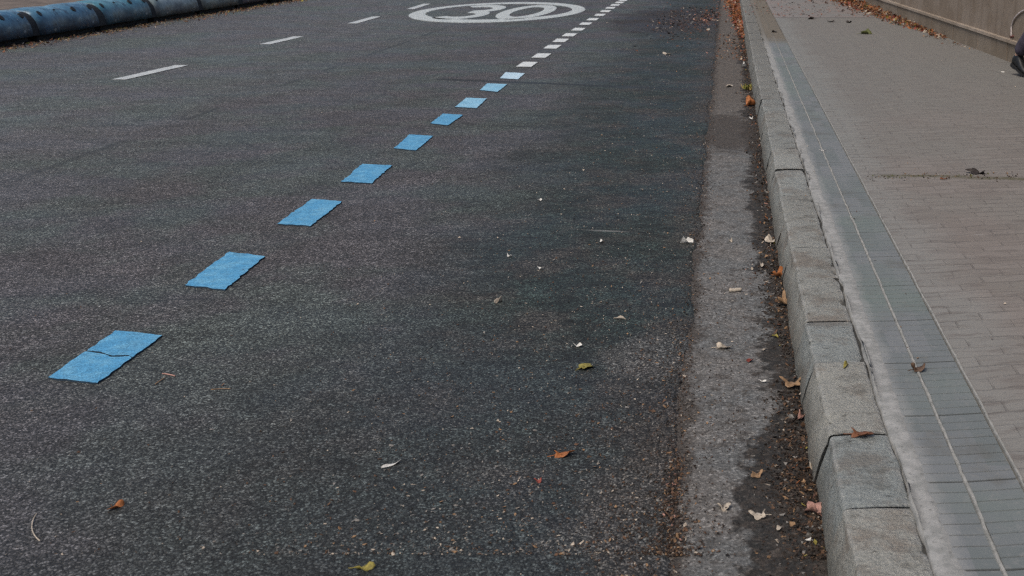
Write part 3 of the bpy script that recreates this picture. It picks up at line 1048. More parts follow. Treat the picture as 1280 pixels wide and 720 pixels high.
GZ = -0.007
FL, PS = 'fallen leaf', 'litter scrap'
items = [
    (731, 460, 0, 'leaf', 26, 'yellow', 'fallen_leaf', 'yellow green leaf lying on the dark asphalt of the parking lane', FL, .16, .8),
    (703, 569.5, 0, 'leaf', 26, 'orange', 'fallen_leaf', 'bright orange leaf on the near asphalt above a small red bud', FL, .35, .6),
    (672, 602, 0, 'blade', 12, 'red', 'fallen_bud', 'small red bud with pale tip on the near asphalt', 'bud', .7, 1.4),
    (145, 635, 0, 'blade', 20, 'orange', 'fallen_leaf', 'lone small orange leaf on the near left asphalt', FL, .4, 1.0),
    (489, 582, 0, 'blade', 26, 'paper', 'paper_scrap', 'thin white sliver lying crosswise on the near asphalt', PS, .15, .55),
    (722, 433.5, 0, 'scrap', 13, 'paper', 'paper_scrap', 'chunky white scrap just above the yellow green leaf', PS, .5, 1.0),
    (859, 303.5, -.0, 'scrap', 18, 'paper', 'paper_scrap', 'torn white scrap on the edge between asphalt and gutter', PS, .4, .6),
    (903, 436, GZ, 'leaf', 20, 'pale', 'fallen_leaf', 'torn cream leaf in the middle of the gutter above the red scrap', FL, .5, .6),
    (937, 452, GZ, 'scrap', 12, 'red', 'paper_scrap', 'small red scrap in the gutter below the cream leaf', PS, .4, .8),
    (954, 477.5, GZ, 'scrap', 9, 'paper', 'paper_scrap', 'tiny white fleck in the gutter left of the tan leaf', PS, .4, .7),
    (973, 346, GZ, 'leaf', 17, 'orange', 'fallen_leaf', 'orange leaf standing curled against the kerb foot', FL, 1.1, .9),
    (979, 380, GZ, 'leaf', 22, 'tan', 'fallen_leaf', 'tan curled leaf against the kerb foot below the orange one', FL, .9, .7),
    (992, 482, GZ, 'leaf', 28, 'tan', 'fallen_leaf', 'wide tan leaf on dark humus by the kerb', FL, .6, .7),
    (1003, 522, GZ, 'leaf', 18, 'pink', 'fallen_leaf', 'pinkish curled leaf at the kerb foot below the wide tan one', FL, .7, .7),
    (1018, 640, GZ, 'leaf', 24, 'pink', 'fallen_leaf', 'large crumpled pale brown leaf at the near kerb foot', FL, 1.0, .9),
    (906, 637, GZ, 'leaf', 17, 'pale', 'fallen_leaf', 'cream leaf with a dark fold alone on the near gutter', FL, .8, .9),
    (950, 646, GZ, 'leaf', 20, 'pale', 'fallen_leaf', 'cream forked leaf at the edge of the near dark humus patch', FL, .6, .8),
    (947, 594.5, GZ, 'leaf', 18, 'tan', 'fallen_leaf', 'pale tan leaf at the top of the near humus patch', FL, .5, .6),
    (974, 661, GZ, 'blade', 14, 'pale', 'fallen_leaf', 'small cream leaf low on the near humus patch', FL, .3, 1.2),
    (1010, 676, GZ, 'scrap', 9, 'paper', 'paper_scrap', 'tiny white scrap on the near humus by the kerb', PS, .4, .9),
    (1057, 458, KH, 'blade', 24, 'yellow', 'fallen_leaf', 'slim yellow leaf on top of the kerb', FL, .25, .6),
    (1074, 545, KH, 'leaf', 28, 'rust', 'fallen_leaf', 'rusty orange leaf on top of the near kerb', FL, .5, .75),
    (1146, 463, KH + .003, 'leaf', 22, 'brown', 'fallen_leaf', 'brown leaf on the grey grooved tiles', FL, .6, .7),
    (912, 108, GZ, 'blade', 24, 'pale', 'paper_scrap', 'long pale flat scrap in the far gutter beside a green tuft', PS, .15, .7),
    (937, 132, GZ, 'leaf', 15, 'orange', 'fallen_leaf', 'small orange leaf in the far gutter below the green tuft', FL, 1.0, .9),
    (938.5, 148.5, GZ, 'scrap', 11, 'paper', 'paper_scrap', 'white oval scrap in the far gutter below the small orange leaf', PS, .4, .7),
    (929.5, 84, GZ, 'scrap', 8, 'paper', 'paper_scrap', 'round white scrap in the far gutter by the kerb foot', PS, .9, 1.2),
    (834, 68, 0, 'blade', 19, 'pale', 'fallen_leaf', 'pale curved peel on the dark far asphalt', FL, .15, .6),
    (963, 303, GZ, 'leaf', 20, 'pale', 'fallen_leaf', 'pale leaf by the kerb, farthest of the kerb foot leaves', FL, .5, .7),
    (952, 332, GZ, 'blade', 20, 'pale', 'fallen_leaf', 'slim pale leaf in the gutter left of the orange kerb leaf', FL, .3, .5),
    (675, 251, 0, 'scrap', 6, 'paper', 'paper_scrap', 'small white fleck, farthest of four on the middle asphalt', PS, .6, 1.0),
    (637, 321, 0, 'scrap', 7, 'paper', 'paper_scrap', 'small white fleck, leftmost of four on the middle asphalt', PS, .5, .8),
    (676, 336.5, 0, 'scrap', 10, 'paper', 'paper_scrap', 'double white fleck, nearest of four on the middle asphalt', PS, .5, .7),
    (752, 303, 0, 'scrap', 10, 'paper', 'paper_scrap', 'split white fleck, rightmost of four on the middle asphalt', PS, .4, .7),
    (623, 378, 0, 'blade', 15, 'pale', 'fallen_leaf', 'tan curled sliver on the middle asphalt right of a blue dash row', FL, .7, .6),
    (775, 399, 0, 'blade', 17, 'pale', 'fallen_leaf', 'thin pale sliver on the asphalt above the chunky white scrap', FL, .3, .4),
    (453, 712, 0, 'leaf', 22, 'yellow', 'fallen_leaf', 'yellow leaf at the very bottom edge of the asphalt', FL, .5, .6),
    (1015, 24, KH, 'leaf', 9, 'dark', 'fallen_leaf', 'dark leaf lying on the far pavement joint', FL, .5, .8),
    (1039, 27.5, KH, 'leaf', 11, 'dark', 'fallen_leaf', 'dark leaf just nearer than the far pavement joint, left of its pair', FL, .3, .7),
    (1061, 28.5, KH, 'leaf', 8, 'dark', 'fallen_leaf', 'dark leaf just nearer than the far pavement joint, right of its pair', FL, .5, .8),
    (1081, 42.5, KH, 'leaf', 14, 'green', 'fallen_leaf', 'dark green leaf alone on the far pavement', FL, .6, .8),
    (1108, 91, KH, 'scrap', 1, 'paper', None, None, None, 0, 1),
    (1252, 90.5, KH, 'blade', 9, 'paper', 'paper_scrap', 'white sliver on the pavement beside the black shoe', PS, .2, .5),
    (1066, 216, KH, 'blade', 1, 'dark', None, None, None, 0, 1),
    (1222, 217, KH, 'leaf', 24, 'dark', 'fallen_leaf', 'black rotted leaf on the mossy pavement joint', FL, .3, .6),
    (1180, 224, KH, 'blade', 12, 'rust', 'fallen_leaf', 'small rusty leaf on the mossy pavement joint', FL, .4, .8),
    (968, 40.5, KH, 'leaf', 7, 'dark', 'fallen_leaf', 'dark leaf at the far end of the grooved tiles', FL, .5, .9),
    (1028, 188.5, KH, 'blade', 9, 'paper', 'paper_scrap', 'white fleck on the grooved tiles', PS, .3, .6),
    (913, 302, GZ, 'scrap', 9, 'pale', 'paper_scrap', 'small tan scrap in the gutter right of the torn white scrap', PS, .5, .8),
    (943, 475, GZ, 'blade', 1, 'pale', None, None, None, 0, 1),
    (955, 437.5, GZ, 'blade', 12, 'pale', 'fallen_leaf', 'small flat pale leaf right of the torn cream leaf', FL, .25, .5),
    (969, 421, GZ, 'blade', 11, 'yellow', 'fallen_leaf', 'small yellow leaf on green humus by the kerb', FL, .4, .8),
    (1017, 585, GZ, 'leaf', 18, 'pale', 'fallen_leaf', 'pale brown leaf on the humus against the kerb, above the crumpled one', FL, .6, .7),
]
for it in items:
    if it[6] is None:
        continue
    o = single(it[0], it[1], it[2], it[3], it[4], it[5], it[6], it[7], it[8], it[9], it[10])
    if it[6] == 'fallen_leaf':
        o['group'] = 'fallen leaves'
    elif it[6] == 'paper_scrap':
        o['group'] = 'paper scraps'

# stub of rolled paper
g = ground(919, 365, GZ)
bm = bmesh.new()
bmesh.ops.create_cone(bm, segments=14, radius1=0.0085, radius2=0.0075, depth=0.052, cap_ends=True)
bmesh.ops.subdivide_edges(bm, edges=[e for e in bm.edges if abs(e.verts[0].co.z - e.verts[1].co.z) > 0.03], cuts=4)
for v in bm.verts:
    v.co += mnoise.noise_vector(v.co * 90) * 0.0022
bmesh.ops.transform(bm, matrix=Matrix.Translation((0, 0, 0.009)) @ Matrix.Rotation(R(12), 4, 'Z') @ Matrix.Rotation(R(90), 4, 'Y'), verts=bm.verts)
o = from_bm('paper_stub', bm, LM['pale'], smooth=True)
o.location = g
tag(o, 'short pale rolled paper stub lying in the middle of the gutter', 'stub')

# dry stems on the near asphalt
for pts, r, mk, label in [
    ([(46, 642), (36, 655), (39, 668), (50, 676)], 0.0016, 'pale', 'thin curved dry stem at the near left edge of the asphalt'),
    ([(203, 467), (211, 467.5), (219, 470)], 0.0022, 'pink', 'short pinkish twig beside the nearest blue dash'),
    ([(194, 480), (200, 476), (206, 472)], 0.0018, 'tan', 'short tan twig below the pinkish twig near the nearest blue dash'),
    ([(264, 487), (275, 485.5), (288, 486)], 0.0016, 'tan', 'straight straw coloured stalk on the asphalt right of the nearest blue dash')]:
    wp = [ground(a, b, 0.003 + 0.002 * (k % 2)) for k, (a, b) in enumerate(pts)]
    o = tube('dry_stem', wp, r, LM[mk])
    tag(o, label, 'stem', 'dry stems on the asphalt')

# green tuft in the far gutter
g = ground(934, 111, GZ)
vs, fs, cl = [], [], []
r2 = random.Random(5)
for k in range(70):
    a = r2.uniform(0, TAU)
    L, lean = r2.uniform(0.025, 0.06), r2.uniform(0.2, 1.0)
    bx, by = r2.gauss(0, 0.018), r2.gauss(0, 0.04)
    w = 0.006
    b = len(vs)
    ca, sa = math.cos(a), math.sin(a)
    for (t, ww) in ((0, 1), (0.5, 1.0), (1, 0.15)):
        px_, py_ = bx + ca * L * lean * t, by + sa * L * lean * t
        z = L * t * (1 - 0.45 * t * lean)
        vs += [(px_ - sa * w * ww, py_ + ca * w * ww, z), (px_ + sa * w * ww, py_ - ca * w * ww, z)]
    fs += [(b, b + 1, b + 3, b + 2), (b + 2, b + 3, b + 5, b + 4)]
    c = r2.choice([(0.16, 0.17, 0.03), (0.12, 0.14, 0.03), (0.25, 0.23, 0.05), (0.3, 0.22, 0.08)])
    cl += [c, c]
o = mesh_from('weed_tuft', vs, fs, M['litter'], cols=cl)
o.location = g
tag(o, 'yellow green weed tuft growing at the far kerb foot', 'weed')


class Heap:
    def __init__(s):
        s.v, s.f, s.c = [], [], []

    def flake(s, x, y, z, size, c, rnd, tilt=0.4):
        k = rnd.choice((4, 5, 6))
        b = len(s.v)
        rot = Matrix.Rotation(rnd.uniform(0, TAU), 3, 'Z') @ Matrix.Rotation(rnd.gauss(0, tilt), 3, 'X') @ Matrix.Rotation(rnd.gauss(0, tilt), 3, 'Y')
        asp = rnd.uniform(0.3, 0.85)
        cu = rnd.uniform(-0.5, 0.6)
        loc = []
        for i in range(k):
            t = TAU * i / k + rnd.uniform(-0.3, 0.3)
            r = size * 0.5 * rnd.uniform(0.4, 1.2)
            px_, py_ = r * math.cos(t), r * math.sin(t) * asp
            loc.append(rot @ Vector((px_, py_, cu * px_ * px_ / size)))
        loc.append(rot @ Vector((0, 0, size * 0.05)))
        zm = min(p.z for p in loc)
        for p in loc:
            s.v.append((x + p.x, y + p.y, z + p.z - zm + 0.0008))
        for i in range(k):
            s.f.append((b + i, b + (i + 1) % k, b + k))
            sh = rnd.uniform(0.8, 1.15)
            s.c.append(tuple(q_ * sh for q_ in c))

    def crumb(s, x, y, z, size, c, rnd):
        b = len(s.v)
        q = [Vector((rnd.gauss(0, 1), rnd.gauss(0, 1), rnd.gauss(0, 0.6))).normalized() * size * 0.6 for _ in range(4)]
        zm = min(p.z for p in q)
        for p in q:
            s.v.append((x + p.x, y + p.y, z + p.z - zm))
        for t in ((0, 1, 2), (0, 2, 3), (0, 3, 1), (1, 3, 2)):
            s.f.append(tuple(b + i for i in t))
            s.c.append(c)

    def build(s, name, label=None, cat=None):
        o = mesh_from(name, s.v, s.f, M['litter'], cols=s.c)
        return tag(o, label, cat, kind='stuff')


def pick(rnd, table):
    t = rnd.random() * sum(w for w, _ in table)
    for w, c in table:
        t -= w
        if t <= 0:
            return c
    return table[-1][1]


# -- humus and leaf crumbs along the kerb foot
h = Heap()
r2 = random.Random(21)
for k in range(21000):
    y = 2.4 + 22.5 * r2.random() ** 1.9
    dens = 0.5 + 0.5 * mnoise.noise(Vector((4.4, y * 1.6, 0))) + 0.3 * mnoise.noise(Vector((1.4, y * 5, 0)))
    if r2.random() > 0.22 + dens * 0.8:
        continue
    wmax = 0.07 + 0.10 * max(0, dens)
    x = 0.262 - abs(r2.gauss(0, 0.5)) * wmax
    if x < -0.10:
        continue
    z = -0.013 + 0.012 * max(0, 1 - (0.262 - x) / 0.04)
    if r2.random() < 0.10 + 0.02 * (y > 6):
        h.flake(x, y, z, r2.uniform(0.008, 0.028), pick(r2, [(3.5, BRN), (1.8, TAN), (1.6, CRU), (.7, RUS), (.7, PAL), (2, DRK), (.3, ORG), (.7, GRY), (.25, YEL), (.3, PNK)]), r2, 0.6)
    else:
        h.crumb(x, y, z, r2.uniform(0.004, 0.014), pick(r2, [(6, DRK), (3, (0.048, 0.034, 0.025)), (1.2, BRN), (0.4, TAN), (0.5, GRY)]), r2)
gp = ground(985, 640, GZ)
for k in range(1500):
    x, y = r2.gauss(gp.x, 0.055), r2.gauss(gp.y, 0.24)
    if x > 0.258:
        continue
    if r2.random() < 0.06:
        h.flake(x, y, -0.012, r2.uniform(0.008, 0.024), pick(r2, [(3, BRN), (1.4, TAN), (1, CRU), (0.8, PAL), (1, GRY), (2, DRK)]), r2, 0.5)
    else:
        h.crumb(x, y, -0.012, r2.uniform(0.003, 0.010), pick(r2, [(5, DRK), (3, (0.055, 0.036, 0.027)), (0.6, TAN), (0.5, GRY)]), r2)
h.build('gutter_litter')

# -- crumbs caught on the ragged asphalt edge
h = Heap()
r2 = random.Random(22)
for k in range(9500):
    y = 2.4 + 20 * r2.random() ** 2.2
    dens = 0.5 + 0.6 * mnoise.noise(Vector((9.4, y * 1.9, 0)))
    x = GL + r2.gauss(0.0, 0.022 + 0.055 * max(0, dens) * (r2.random() < 0.5))
    if r2.random() > 0.15 + dens:
        continue
    z = 0.0 if x < GL - 0.01 else -0.004
    if r2.random() < 0.10:
        h.flake(x, y, z, r2.uniform(0.007, 0.02), pick(r2, [(3, BRN), (2, TAN), (1, CRU), (.7, PAL), (1.6, GRY)]), r2)
    else:
        h.crumb(x, y, z, r2.uniform(0.003, 0.009), pick(r2, [(4, DRK), (3, (0.06, 0.04, 0.03)), (1, BRN), (.5, TAN), (.6, GRY)]), r2)
gp = ground(836, 612)
for k in range(560):
    x, y = r2.gauss(gp.x + 0.01, 0.014), r2.gauss(gp.y, 0.13)
    h.flake(x, y, -0.006 + r2.random() * 0.01, r2.uniform(0.004, 0.014), pick(r2, [(2, CRU), (3, BRN), (1.5, TAN), (.6, PNK), (4, DRK)]), r2, 0.6)
for (px_, py_, n_, sx_, sy_) in ((812, 690, 900, 0.10, 0.14), (790, 560, 500, 0.10, 0.3), (800, 420, 350, 0.10, 0.5), (842, 470, 450, 0.03, 0.35), (905, 520, 350, 0.05, 0.3), (920, 390, 250, 0.05, 0.4)):
    gp = ground(px_, py_)
    for k in range(n_):
        x, y = r2.gauss(gp.x, sx_), r2.gauss(gp.y, sy_)
        z = 0.0 if x < GL - 0.01 else -0.004
        if r2.random() < 0.15:
            h.flake(x, y, z, r2.uniform(0.006, 0.016), pick(r2, [(3, BRN), (2, TAN), (.9, PAL), (2, GRY), (.6, CRU)]), r2)
        else:
            h.crumb(x, y, z, r2.uniform(0.003, 0.008), pick(r2, [(3, DRK), (3, (0.07, 0.05, 0.04)), (1, BRN), (.8, GRY)]), r2)
h.build('edge_litter')

# -- specks strewn over the asphalt
h = Heap()
r2 = random.Random(23)
for k in range(11000):
    y = 2.4 + 18 * r2.random() ** 2
    x = -0.15 - abs(r2.gauss(0, 0.62)) - r2.random() * 0.1
    if r2.random() < 0.12:
        x = r2.uniform(-5, -0.3)
    if r2.random() < 0.22:
        h.flake(x, y, 0.0, r2.uniform(0.006, 0.017), pick(r2, [(2, BRN), (1.8, TAN), (1.2, PAL), (3, GRY), (.6, CRU)]), r2, 0.25)
    else:
        h.crumb(x, y, 0.0, r2.uniform(0.003, 0.0075), pick(r2, [(2, GRY), (1, PAL), (1.5, BRN), (2, (0.10, 0.095, 0.09))]), r2)
h.build('road_litter')

# -- orange drift of leaves at the far kerb
h = Heap()
r2 = random.Random(24)
y0, y1 = ground(925, 50, GZ).y, 27.0
for k in range(5200):
    t = r2.random() ** 0.6
    y = y0 + (y1 - y0) * t
    w = 0.07 + 0.24 * t
    x = 0.25 - abs(r2.gauss(0, 0.55)) * w
    pile = max(0, 1 - (0.25 - x) / w) * (0.03 + 0.06 * t)
    h.flake(x, y, -0.012 + pile * r2.random(), r2.uniform(0.02, 0.065), pick(r2, [(3.5, ORG), (3.5, RUS), (1.5, TAN), (1.6, RED), (1, BRN), (.5, PAL), (.8, PNK)]), r2, 0.5)
for k in range(520):
    y = r2.uniform(y0 - 2.5, y0 + 1)
    x = r2.uniform(-0.12, 0.25)
    h.flake(x, y, -0.012, r2.uniform(0.015, 0.05), pick(r2, [(1, ORG), (2, RUS), (2, BRN), (1, TAN), (.6, PAL)]), r2, 0.4)
h.build('leaf_drift')

# -- dark red litter over the far end of the parking lane
h = Heap()
gp = ground(862, 24)
for k in range(1300):
    x, y = r2.gauss(-0.62, 0.36), r2.gauss(gp.y, 1.9)
    if x > -0.15 or y < 13.0:
        continue
    h.flake(x, y, 0.0, r2.uniform(0.02, 0.065), pick(r2, [(5, (0.055, 0.034, 0.030)), (4, DRK), (2, BRN), (.8, RUS), (.6, PNK), (.7, PAL), (1, GRY)]), r2, 0.3)
gp = ground(885, 20)
for k in range(170):
    x, y = r2.gauss(gp.x, 0.12), r2.gauss(gp.y, 1.2)
    h.flake(x, y, 0.0, r2.uniform(0.025, 0.065), pick(r2, [(1, ORG), (3, RUS), (1, CRU), (1, (0.2, 0.1, 0.08))]), r2, 0.4)
h.build('far_road_litter')

# -- drift against the wall foot and leaves over the far pavement
h = Heap()
ws, we = ground(1172, 46, KH), ground(1082, 8, KH)
for k in range(3600):
    t = r2.random() ** 0.75 * 2.2 - 0.04
    p = wa.lerp(wb, 0) + d * ((ws - wa).dot(d) + t * (we - ws).length)
    wd = 0.05 + 0.22 * min(1, t * 1.2 + 0.15)
    off = abs(r2.gauss(0, 0.6)) * wd + 0.02
    p = p + nrm * off
    pile = max(0, 1 - off / wd) * 0.09 * min(1, t + 0.15)
    h.flake(p.x, p.y, KH + pile * r2.random(), r2.uniform(0.03, 0.085), pick(r2, [(3, ORG), (3.2, RUS), (2, TAN), (1.2, RED), (1.4, BRN), (.5, PAL), (.6, YEL)]), r2, 0.5)
for k in range(420):
    t = r2.uniform(-0.05, 0.25)
    p = ground(1172, 46, KH).lerp(ground(1240, 68, KH), t * 3 if t > 0 else t) + nrm * abs(r2.gauss(0.02, 0.08))
    if r2.random() < 0.15:
        h.flake(p.x, p.y, KH, r2.uniform(0.02, 0.05), pick(r2, [(2, RUS), (2, TAN), (1, PAL), (1, BRN)]), r2, 0.3)
h.build('wall_leaf_drift')
h = Heap()
ya = ground(1000, 21, KH).y
for k in range(420):
    y = ya + abs(r2.gauss(0.2, 4))
    x = r2.uniform(0.3, 2.6)
    h.flake(x, y, KH, r2.uniform(0.03, 0.075), pick(r2, [(3, RUS), (3, (0.24, 0.13, 0.10)), (1, RED), (2, BRN), (1, DRK)]), r2, 0.3)
for k in range(260):
    y = r2.uniform(3, 14)
    x = r2.uniform(0.3, 2.5)
    h.flake(x, y, KH + 0.002, r2.uniform(0.005, 0.018), pick(r2, [(2, GRY), (2, BRN), (1, TAN), (1, PAL)]), r2, 0.3)
gm = ground(1180, 221, KH)
for k in range(350):
    x = r2.uniform(0.75, 2.4)
    h.crumb(x, gm.y + r2.gauss(0, 0.05), KH, r2.uniform(0.004, 0.013), pick(r2, [(3, DRK), (2, GRN), (2, BRN), (1, TAN)]), r2)
h.build('pavement_litter')

# -- leaves and dust along the barrier foot
h = Heap()
for k in range(7500):
    y = r2.uniform(11, 27)
    x = BX + 0.22 + abs(r2.gauss(0, 0.20))
    dn = 0.5 + 0.6 * mnoise.noise(Vector((2.2, y * 0.9, 0)))
    if r2.random() > dn:
        continue
    h.flake(x, y, 0.0, r2.uniform(0.02, 0.07), pick(r2, [(2, BRN), (3.0, RUS), (3, (0.20, 0.15, 0.085)), (2, TAN), (.8, YEL), (.7, PAL)]), r2, 0.35)
h.build('barrier_leaf_litter')

# ------------------------------------------------------------------ passer-by at the right edge
def skinned(name, pts, edges, radii, m, parent=None, root=0, sub=2):
    me = bpy.data.meshes.new(name)
    me.from_pydata(pts, edges, [])
    o = link(name, me)
    o.modifiers.new('skin', 'SKIN')
    for i, r in enumerate(radii):
        sv = me.skin_vertices[0].data[i]
        sv.radius = r if isinstance(r, tuple) else (r, r)
        sv.use_root = (i == root)
    s_ = o.modifiers.new('sub', 'SUBSURF')
    s_.levels = s_.render_levels = sub
    dg = bpy.context.evaluated_depsgraph_get()
    nm = bpy.data.meshes.new_from_object(o.evaluated_get(dg))
    bpy.data.objects.remove(o)
    nm.polygons.foreach_set('use_smooth', [True] * len(nm.polygons))
    return link(name, nm, m, parent)


def weld(objs, name):
    """join several meshes into one body mesh"""
    bm = bmesh.new()
    for o in objs:
        bm.from_mesh(o.data)
    mt = objs[0].data.materials[0]
    for o in objs:
        bpy.data.objects.remove(o)
    me = bpy.data.meshes.new(name)
    bm.to_mesh(me)
    bm.free()
    me.polygons.foreach_set('use_smooth', [True] * len(me.polygons))
    return link(name, me, mt)

skin = mat_plain('skin', (0.42, 0.25, 0.18), 0.55, 0.08, 8, 0.4, 0.05)
cloth = mat_plain('dusky_purple_cloth', (0.052, 0.045, 0.062), 0.9, 0.3, 14, 0.2, 0.5)
coat = mat_plain('dark_blue_coat', (0.03, 0.035, 0.05), 0.9, 0.25, 12, 0.2, 0.5)
leather = mat_plain('black_leather', (0.006, 0.006, 0.007), 0.5, 0.3, 20, 0.4, 0.3)
hairm = mat_plain('dark_hair', (0.025, 0.017, 0.012), 0.6, 0.4, 40, 0.3, 0.6)

J = dict(pel=(0, 0, .94), sp=(0, .02, 1.14), ch=(0, .03, 1.32), nk=(0, .03, 1.46), hd=(0, .05, 1.55),
         rh=(.09, 0, .90), rk=(.10, -.08, .50), ra=(.10, -.40, .17), rb=(.10, -.27, .05),
         lh=(-.09, 0, .90), lk=(-.09, .20, .53), la=(-.09, .30, .10), lb=(-.09, .44, .035),
         rs=(.17, .02, 1.40), re=(.22, .07, 1.13), rw=(.20, .24, .94), rp=(.195, .30, .90),
         ls=(-.17, .02, 1.40), le=(-.22, -.10, 1.14), lw=(-.22, -.09, .88), lp=(-.22, -.07, .81))
names = list(J)
E = [('pel', 'sp'), ('sp', 'ch'), ('ch', 'nk'), ('nk', 'hd'), ('pel', 'rh'), ('rh', 'rk'), ('rk', 'ra'), ('ra', 'rb'), ('pel', 'lh'), ('lh', 'lk'),
     ('lk', 'la'), ('la', 'lb'), ('ch', 'rs'), ('rs', 're'), ('re', 'rw'), ('rw', 'rp'), ('ch', 'ls'), ('ls', 'le'), ('le', 'lw'), ('lw', 'lp')]
RAD = dict(pel=(.14, .10), sp=(.13, .09), ch=(.15, .10), nk=.055, hd=.052, rh=.085, rk=.055, ra=.035, rb=.03, lh=.085, lk=.055, la=.035, lb=.03,
           rs=.055, re=.040, rw=.026, rp=(.030, .018), ls=.055, le=.040, lw=.026, lp=(.030, .018))
body = skinned('body', [J[k] for k in names], [(names.index(a), names.index(b)) for a, b in E], [RAD[k] for k in names], skin)
bits = [body]
for s_, palm, dv in ((1, J['rp'], Vector((0, .75, -.66))), (-1, J['lp'], Vector((0, .12, -.99)))):
    p0 = Vector(palm)
    side = Vector((0, -dv.z, dv.y)) if True else None
    for k, (o_, L) in enumerate(((-.026, .066), (-.009, .078), (.009, .073), (.025, .056))):
        b0_ = p0 + side * o_
        pts = [b0_, b0_ + dv * L * .5 + Vector((-.006 * s_, 0, 0)), b0_ + dv * L * .8 + Vector((-.018 * s_, 0, 0)), b0_ + dv * L + Vector((-.034 * s_, 0, 0))]
        bits.append(skinned('finger', pts, [(0, 1), (1, 2), (2, 3)], [.0095, .0085, .008, .0065], skin, sub=1))
    b0_ = p0 - dv * .03 + side * -.022
    pts = [b0_, b0_ + side * -.025 + dv * .02, b0_ + side * -.034 + dv * .05, b0_ + side * -.034 + dv * .07]
    bits.append(skinned('thumb', pts, [(0, 1), (1, 2), (2, 3)], [.013, .011, .010, .008], skin, sub=1))
bm = bmesh.new()
bmesh.ops.create_uvsphere(bm, u_segments=32, v_segments=24, radius=1)
for v in bm.verts:
    x, y, z = v.co
    w = 0.077 * (1 - 0.20 * max(0, -z) ** 1.5)
    fx, fy, fz = x * w, y * 0.096 + (0.012 if z < 0 and y > 0 else 0), z * 0.118
    if y > 0.5:
        fy += 0.022 * math.exp(-(x / 0.13) ** 2) * math.exp(-((z + 0.12) / 0.16) ** 2)
        fy -= 0.010 * (math.exp(-((abs(x) - 0.38) / 0.14) ** 2)) * math.exp(-((z - 0.06) / 0.13) ** 2)
        fy += 0.005 * math.exp(-(x / 0.26) ** 2) * math.exp(-((z + 0.45) / 0.07) ** 2)
    v.co = (fx, fy + 0.065, fz + 1.625)
me = bpy.data.meshes.new('head')
bm.to_mesh(me)
bm.free()
bits.append(link('head', me, skin))
for sx in (-1, 1):
    bm = bmesh.new()
    bmesh.ops.create_uvsphere(bm, u_segments=10, v_segments=8, radius=1, matrix=Matrix.Translation((sx * .078, .055, 1.615)) @ Matrix.Diagonal((.010, .020, .032, 1)))
    me = bpy.data.meshes.new('ear')
    bm.to_mesh(me)
    bm.free()
    bits.append(link('ear', me, skin))
person = weld(bits, 'person')
for sx in (-1, 1):
    bm = bmesh.new()
    bmesh.ops.create_uvsphere(bm, u_segments=12, v_segments=8, radius=.0115, matrix=Matrix.Translation((sx * .030, .143, 1.632)))
    from_bm('eye', bm, mat_plain('dark_eye', (0.02, 0.015, 0.012), 0.2), person, True)
bm = bmesh.new()
bmesh.ops.create_uvsphere(bm, u_segments=28, v_segments=20, radius=1)
bmesh.ops.delete(bm, geom=[v for v in bm.verts if (v.co.z < 0.30 and v.co.y > 0.15) or v.co.z < -0.55], context='VERTS')
for v in bm.verts:
    nn = 1 + 0.03 * mnoise.noise(v.co * 6)
    v.co = (v.co.x * .086 * nn, v.co.y * .106 * nn + 0.060, v.co.z * .126 * nn + 1.630)
from_bm('hair', bm, hairm, person, True)
pl = ['pel', 'rh', 'rk', 'ra', 'lh', 'lk', 'la']
J2 = dict(J)
J2['ra'] = (.10, -.385, .195)
J2['la'] = (-.09, .29, .13)
skinned('trousers', [J2[k] for k in pl], [(0, 1), (1, 2), (2, 3), (0, 4), (4, 5), (5, 6)], [(.158, .125), .105, .084, .074, .105, .084, .074], cloth, person)
cl_ = ['pel', 'sp', 'ch', 'nk', 'rs', 're', 'rw', 'ls', 'le', 'lw']
J3 = dict(J)
J3['pel'] = (0, 0, .86)
J3['nk'] = (0, .03, 1.43)
ed_ = [('pel', 'sp'), ('sp', 'ch'), ('ch', 'nk'), ('ch', 'rs'), ('rs', 're'), ('re', 'rw'), ('ch', 'ls'), ('ls', 'le'), ('le', 'lw')]
skinned('coat', [J3[k] for k in cl_], [(cl_.index(a), cl_.index(b)) for a, b in ed_],
        [(.185, .15), (.16, .125), (.175, .13), .072, .078, .060, .046, .078, .060, .046], coat, person)


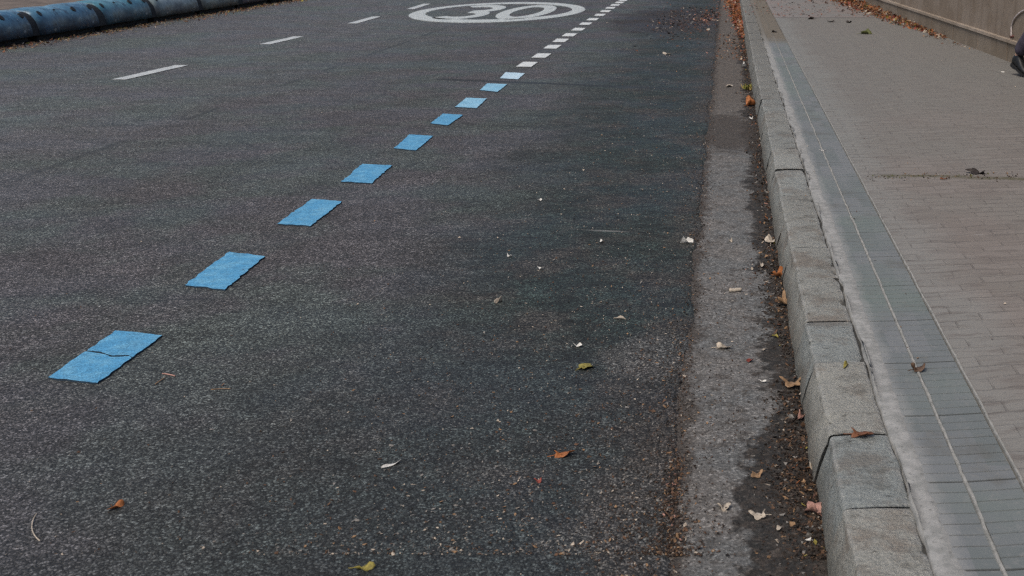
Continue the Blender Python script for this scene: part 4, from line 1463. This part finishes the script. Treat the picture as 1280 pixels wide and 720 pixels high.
def shoe(ank, ball, toe, heel):
    """shoe swept from heel to toe with a sole"""
    A, T = Vector(heel), Vector(toe)
    ax = (T - A).normalized()
    up = (Vector((0, 0, 1)) - ax * ax.z).normalized()
    sd = ax.cross(up)
    L = (T - A).length
    secs = [(-.015, .020, .050), (.0, .032, .085), (.10, .036, .118), (.26, .038, .120), (.42, .039, .088), (.58, .044, .066), (.74, .047, .054), (.88, .040, .044), (.97, .024, .032), (1.0, .008, .018)]
    vs, fs = [], []
    K = 16
    for (t, w, hh) in secs:
        c = A + ax * (t * L)
        for i in range(K):
            a = TAU * i / K
            cx_, sy_ = math.cos(a), math.sin(a)
            z = (hh * .5 + hh * .5 * math.copysign(abs(sy_) ** .75, sy_))
            vs.append(c + sd * (w * math.copysign(abs(cx_) ** .7, cx_)) + up * z)
    for i in range(len(secs) - 1):
        for k in range(K):
            fs.append((i * K + k, i * K + (k + 1) % K, (i + 1) * K + (k + 1) % K, (i + 1) * K + k))
    fs.append(list(range(K))[::-1])
    fs.append([(len(secs) - 1) * K + k for k in range(K)])
    o = mesh_from('shoe', vs, fs, leather, person, smooth=True)
    vs, fs = [], []
    for (t, w, hh) in secs:
        c = A + ax * (t * L)
        th = .024 if t < .3 else .014
        for (a, b) in ((-1, 0.006), (1, 0.006), (1, -th), (-1, -th)):
            vs.append(c + sd * ((w + .004) * a) + up * b)
    for i in range(len(secs) - 1):
        for k in range(4):
            fs.append((i * 4 + k, i * 4 + (k + 1) % 4, (i + 1) * 4 + (k + 1) % 4, (i + 1) * 4 + k))
    fs += [(0, 1, 2, 3), tuple((len(secs) - 1) * 4 + k for k in range(4))]
    mesh_from('sole', vs, fs, M['rubber'], o)

shoe(None, None, (.10, -.20, .018), (.10, -.445, .105))
shoe(None, None, (-.09, .52, .028), (-.09, .235, .026))
fw = Vector((0.34, -0.94, 0)).normalized()
ang = math.atan2(fw.y, fw.x) - math.pi / 2
toe_w = ground(1285, 97, KH)
rot = Matrix.Rotation(ang, 4, 'Z')
person.matrix_world = Matrix.Translation(toe_w - (rot @ Vector((.10, -.20, 0)))) @ rot
tag(person, 'person walking at the right edge, only a black shoe and dusky purple trouser leg showing', 'person')

# ------------------------------------------------------------------ light
w = bpy.data.worlds.new('World')
sc.world = w
w.use_nodes = True
nt = w.node_tree
bg = nt.nodes['Background']
sky = nt.nodes.new('ShaderNodeTexSky')
sky.sky_type = 'NISHITA'
sky.sun_disc = False
SE, SA = 58.0, 215.0       # elevation, compass azimuth (clockwise from +Y)
sky.sun_elevation = R(SE)
sky.sun_rotation = R(SA)
sky.air_density = 1.0
sky.dust_density = 3.5
sky.ozone_density = 0.6
nt.links.new(sky.outputs[0], bg.inputs[0])
bg.inputs[1].default_value = 0.10
sun = bpy.data.lights.new('sun', 'SUN')
sun.energy = 1.4
sun.angle = R(28)
sc.cycles.use_denoising = False
sc.cycles.pixel_filter_type = 'BLACKMAN_HARRIS'
sc.cycles.filter_width = 1.3
sun.color = (1.0, 0.93, 0.80)
so = bpy.data.objects.new('sun', sun)
col.objects.link(so)
dv = Vector((math.sin(R(SA)) * math.cos(R(SE)), math.cos(R(SA)) * math.cos(R(SE)), math.sin(R(SE))))
so.rotation_euler = dv.to_track_quat('Z', 'Y').to_euler()
so.location = dv * 60

sc.view_settings.view_transform = 'Standard'
sc.view_settings.look = 'None'
sc.view_settings.gamma = 1
sc.view_settings.use_curve_mapping = False
sc.view_settings.exposure = 0.66
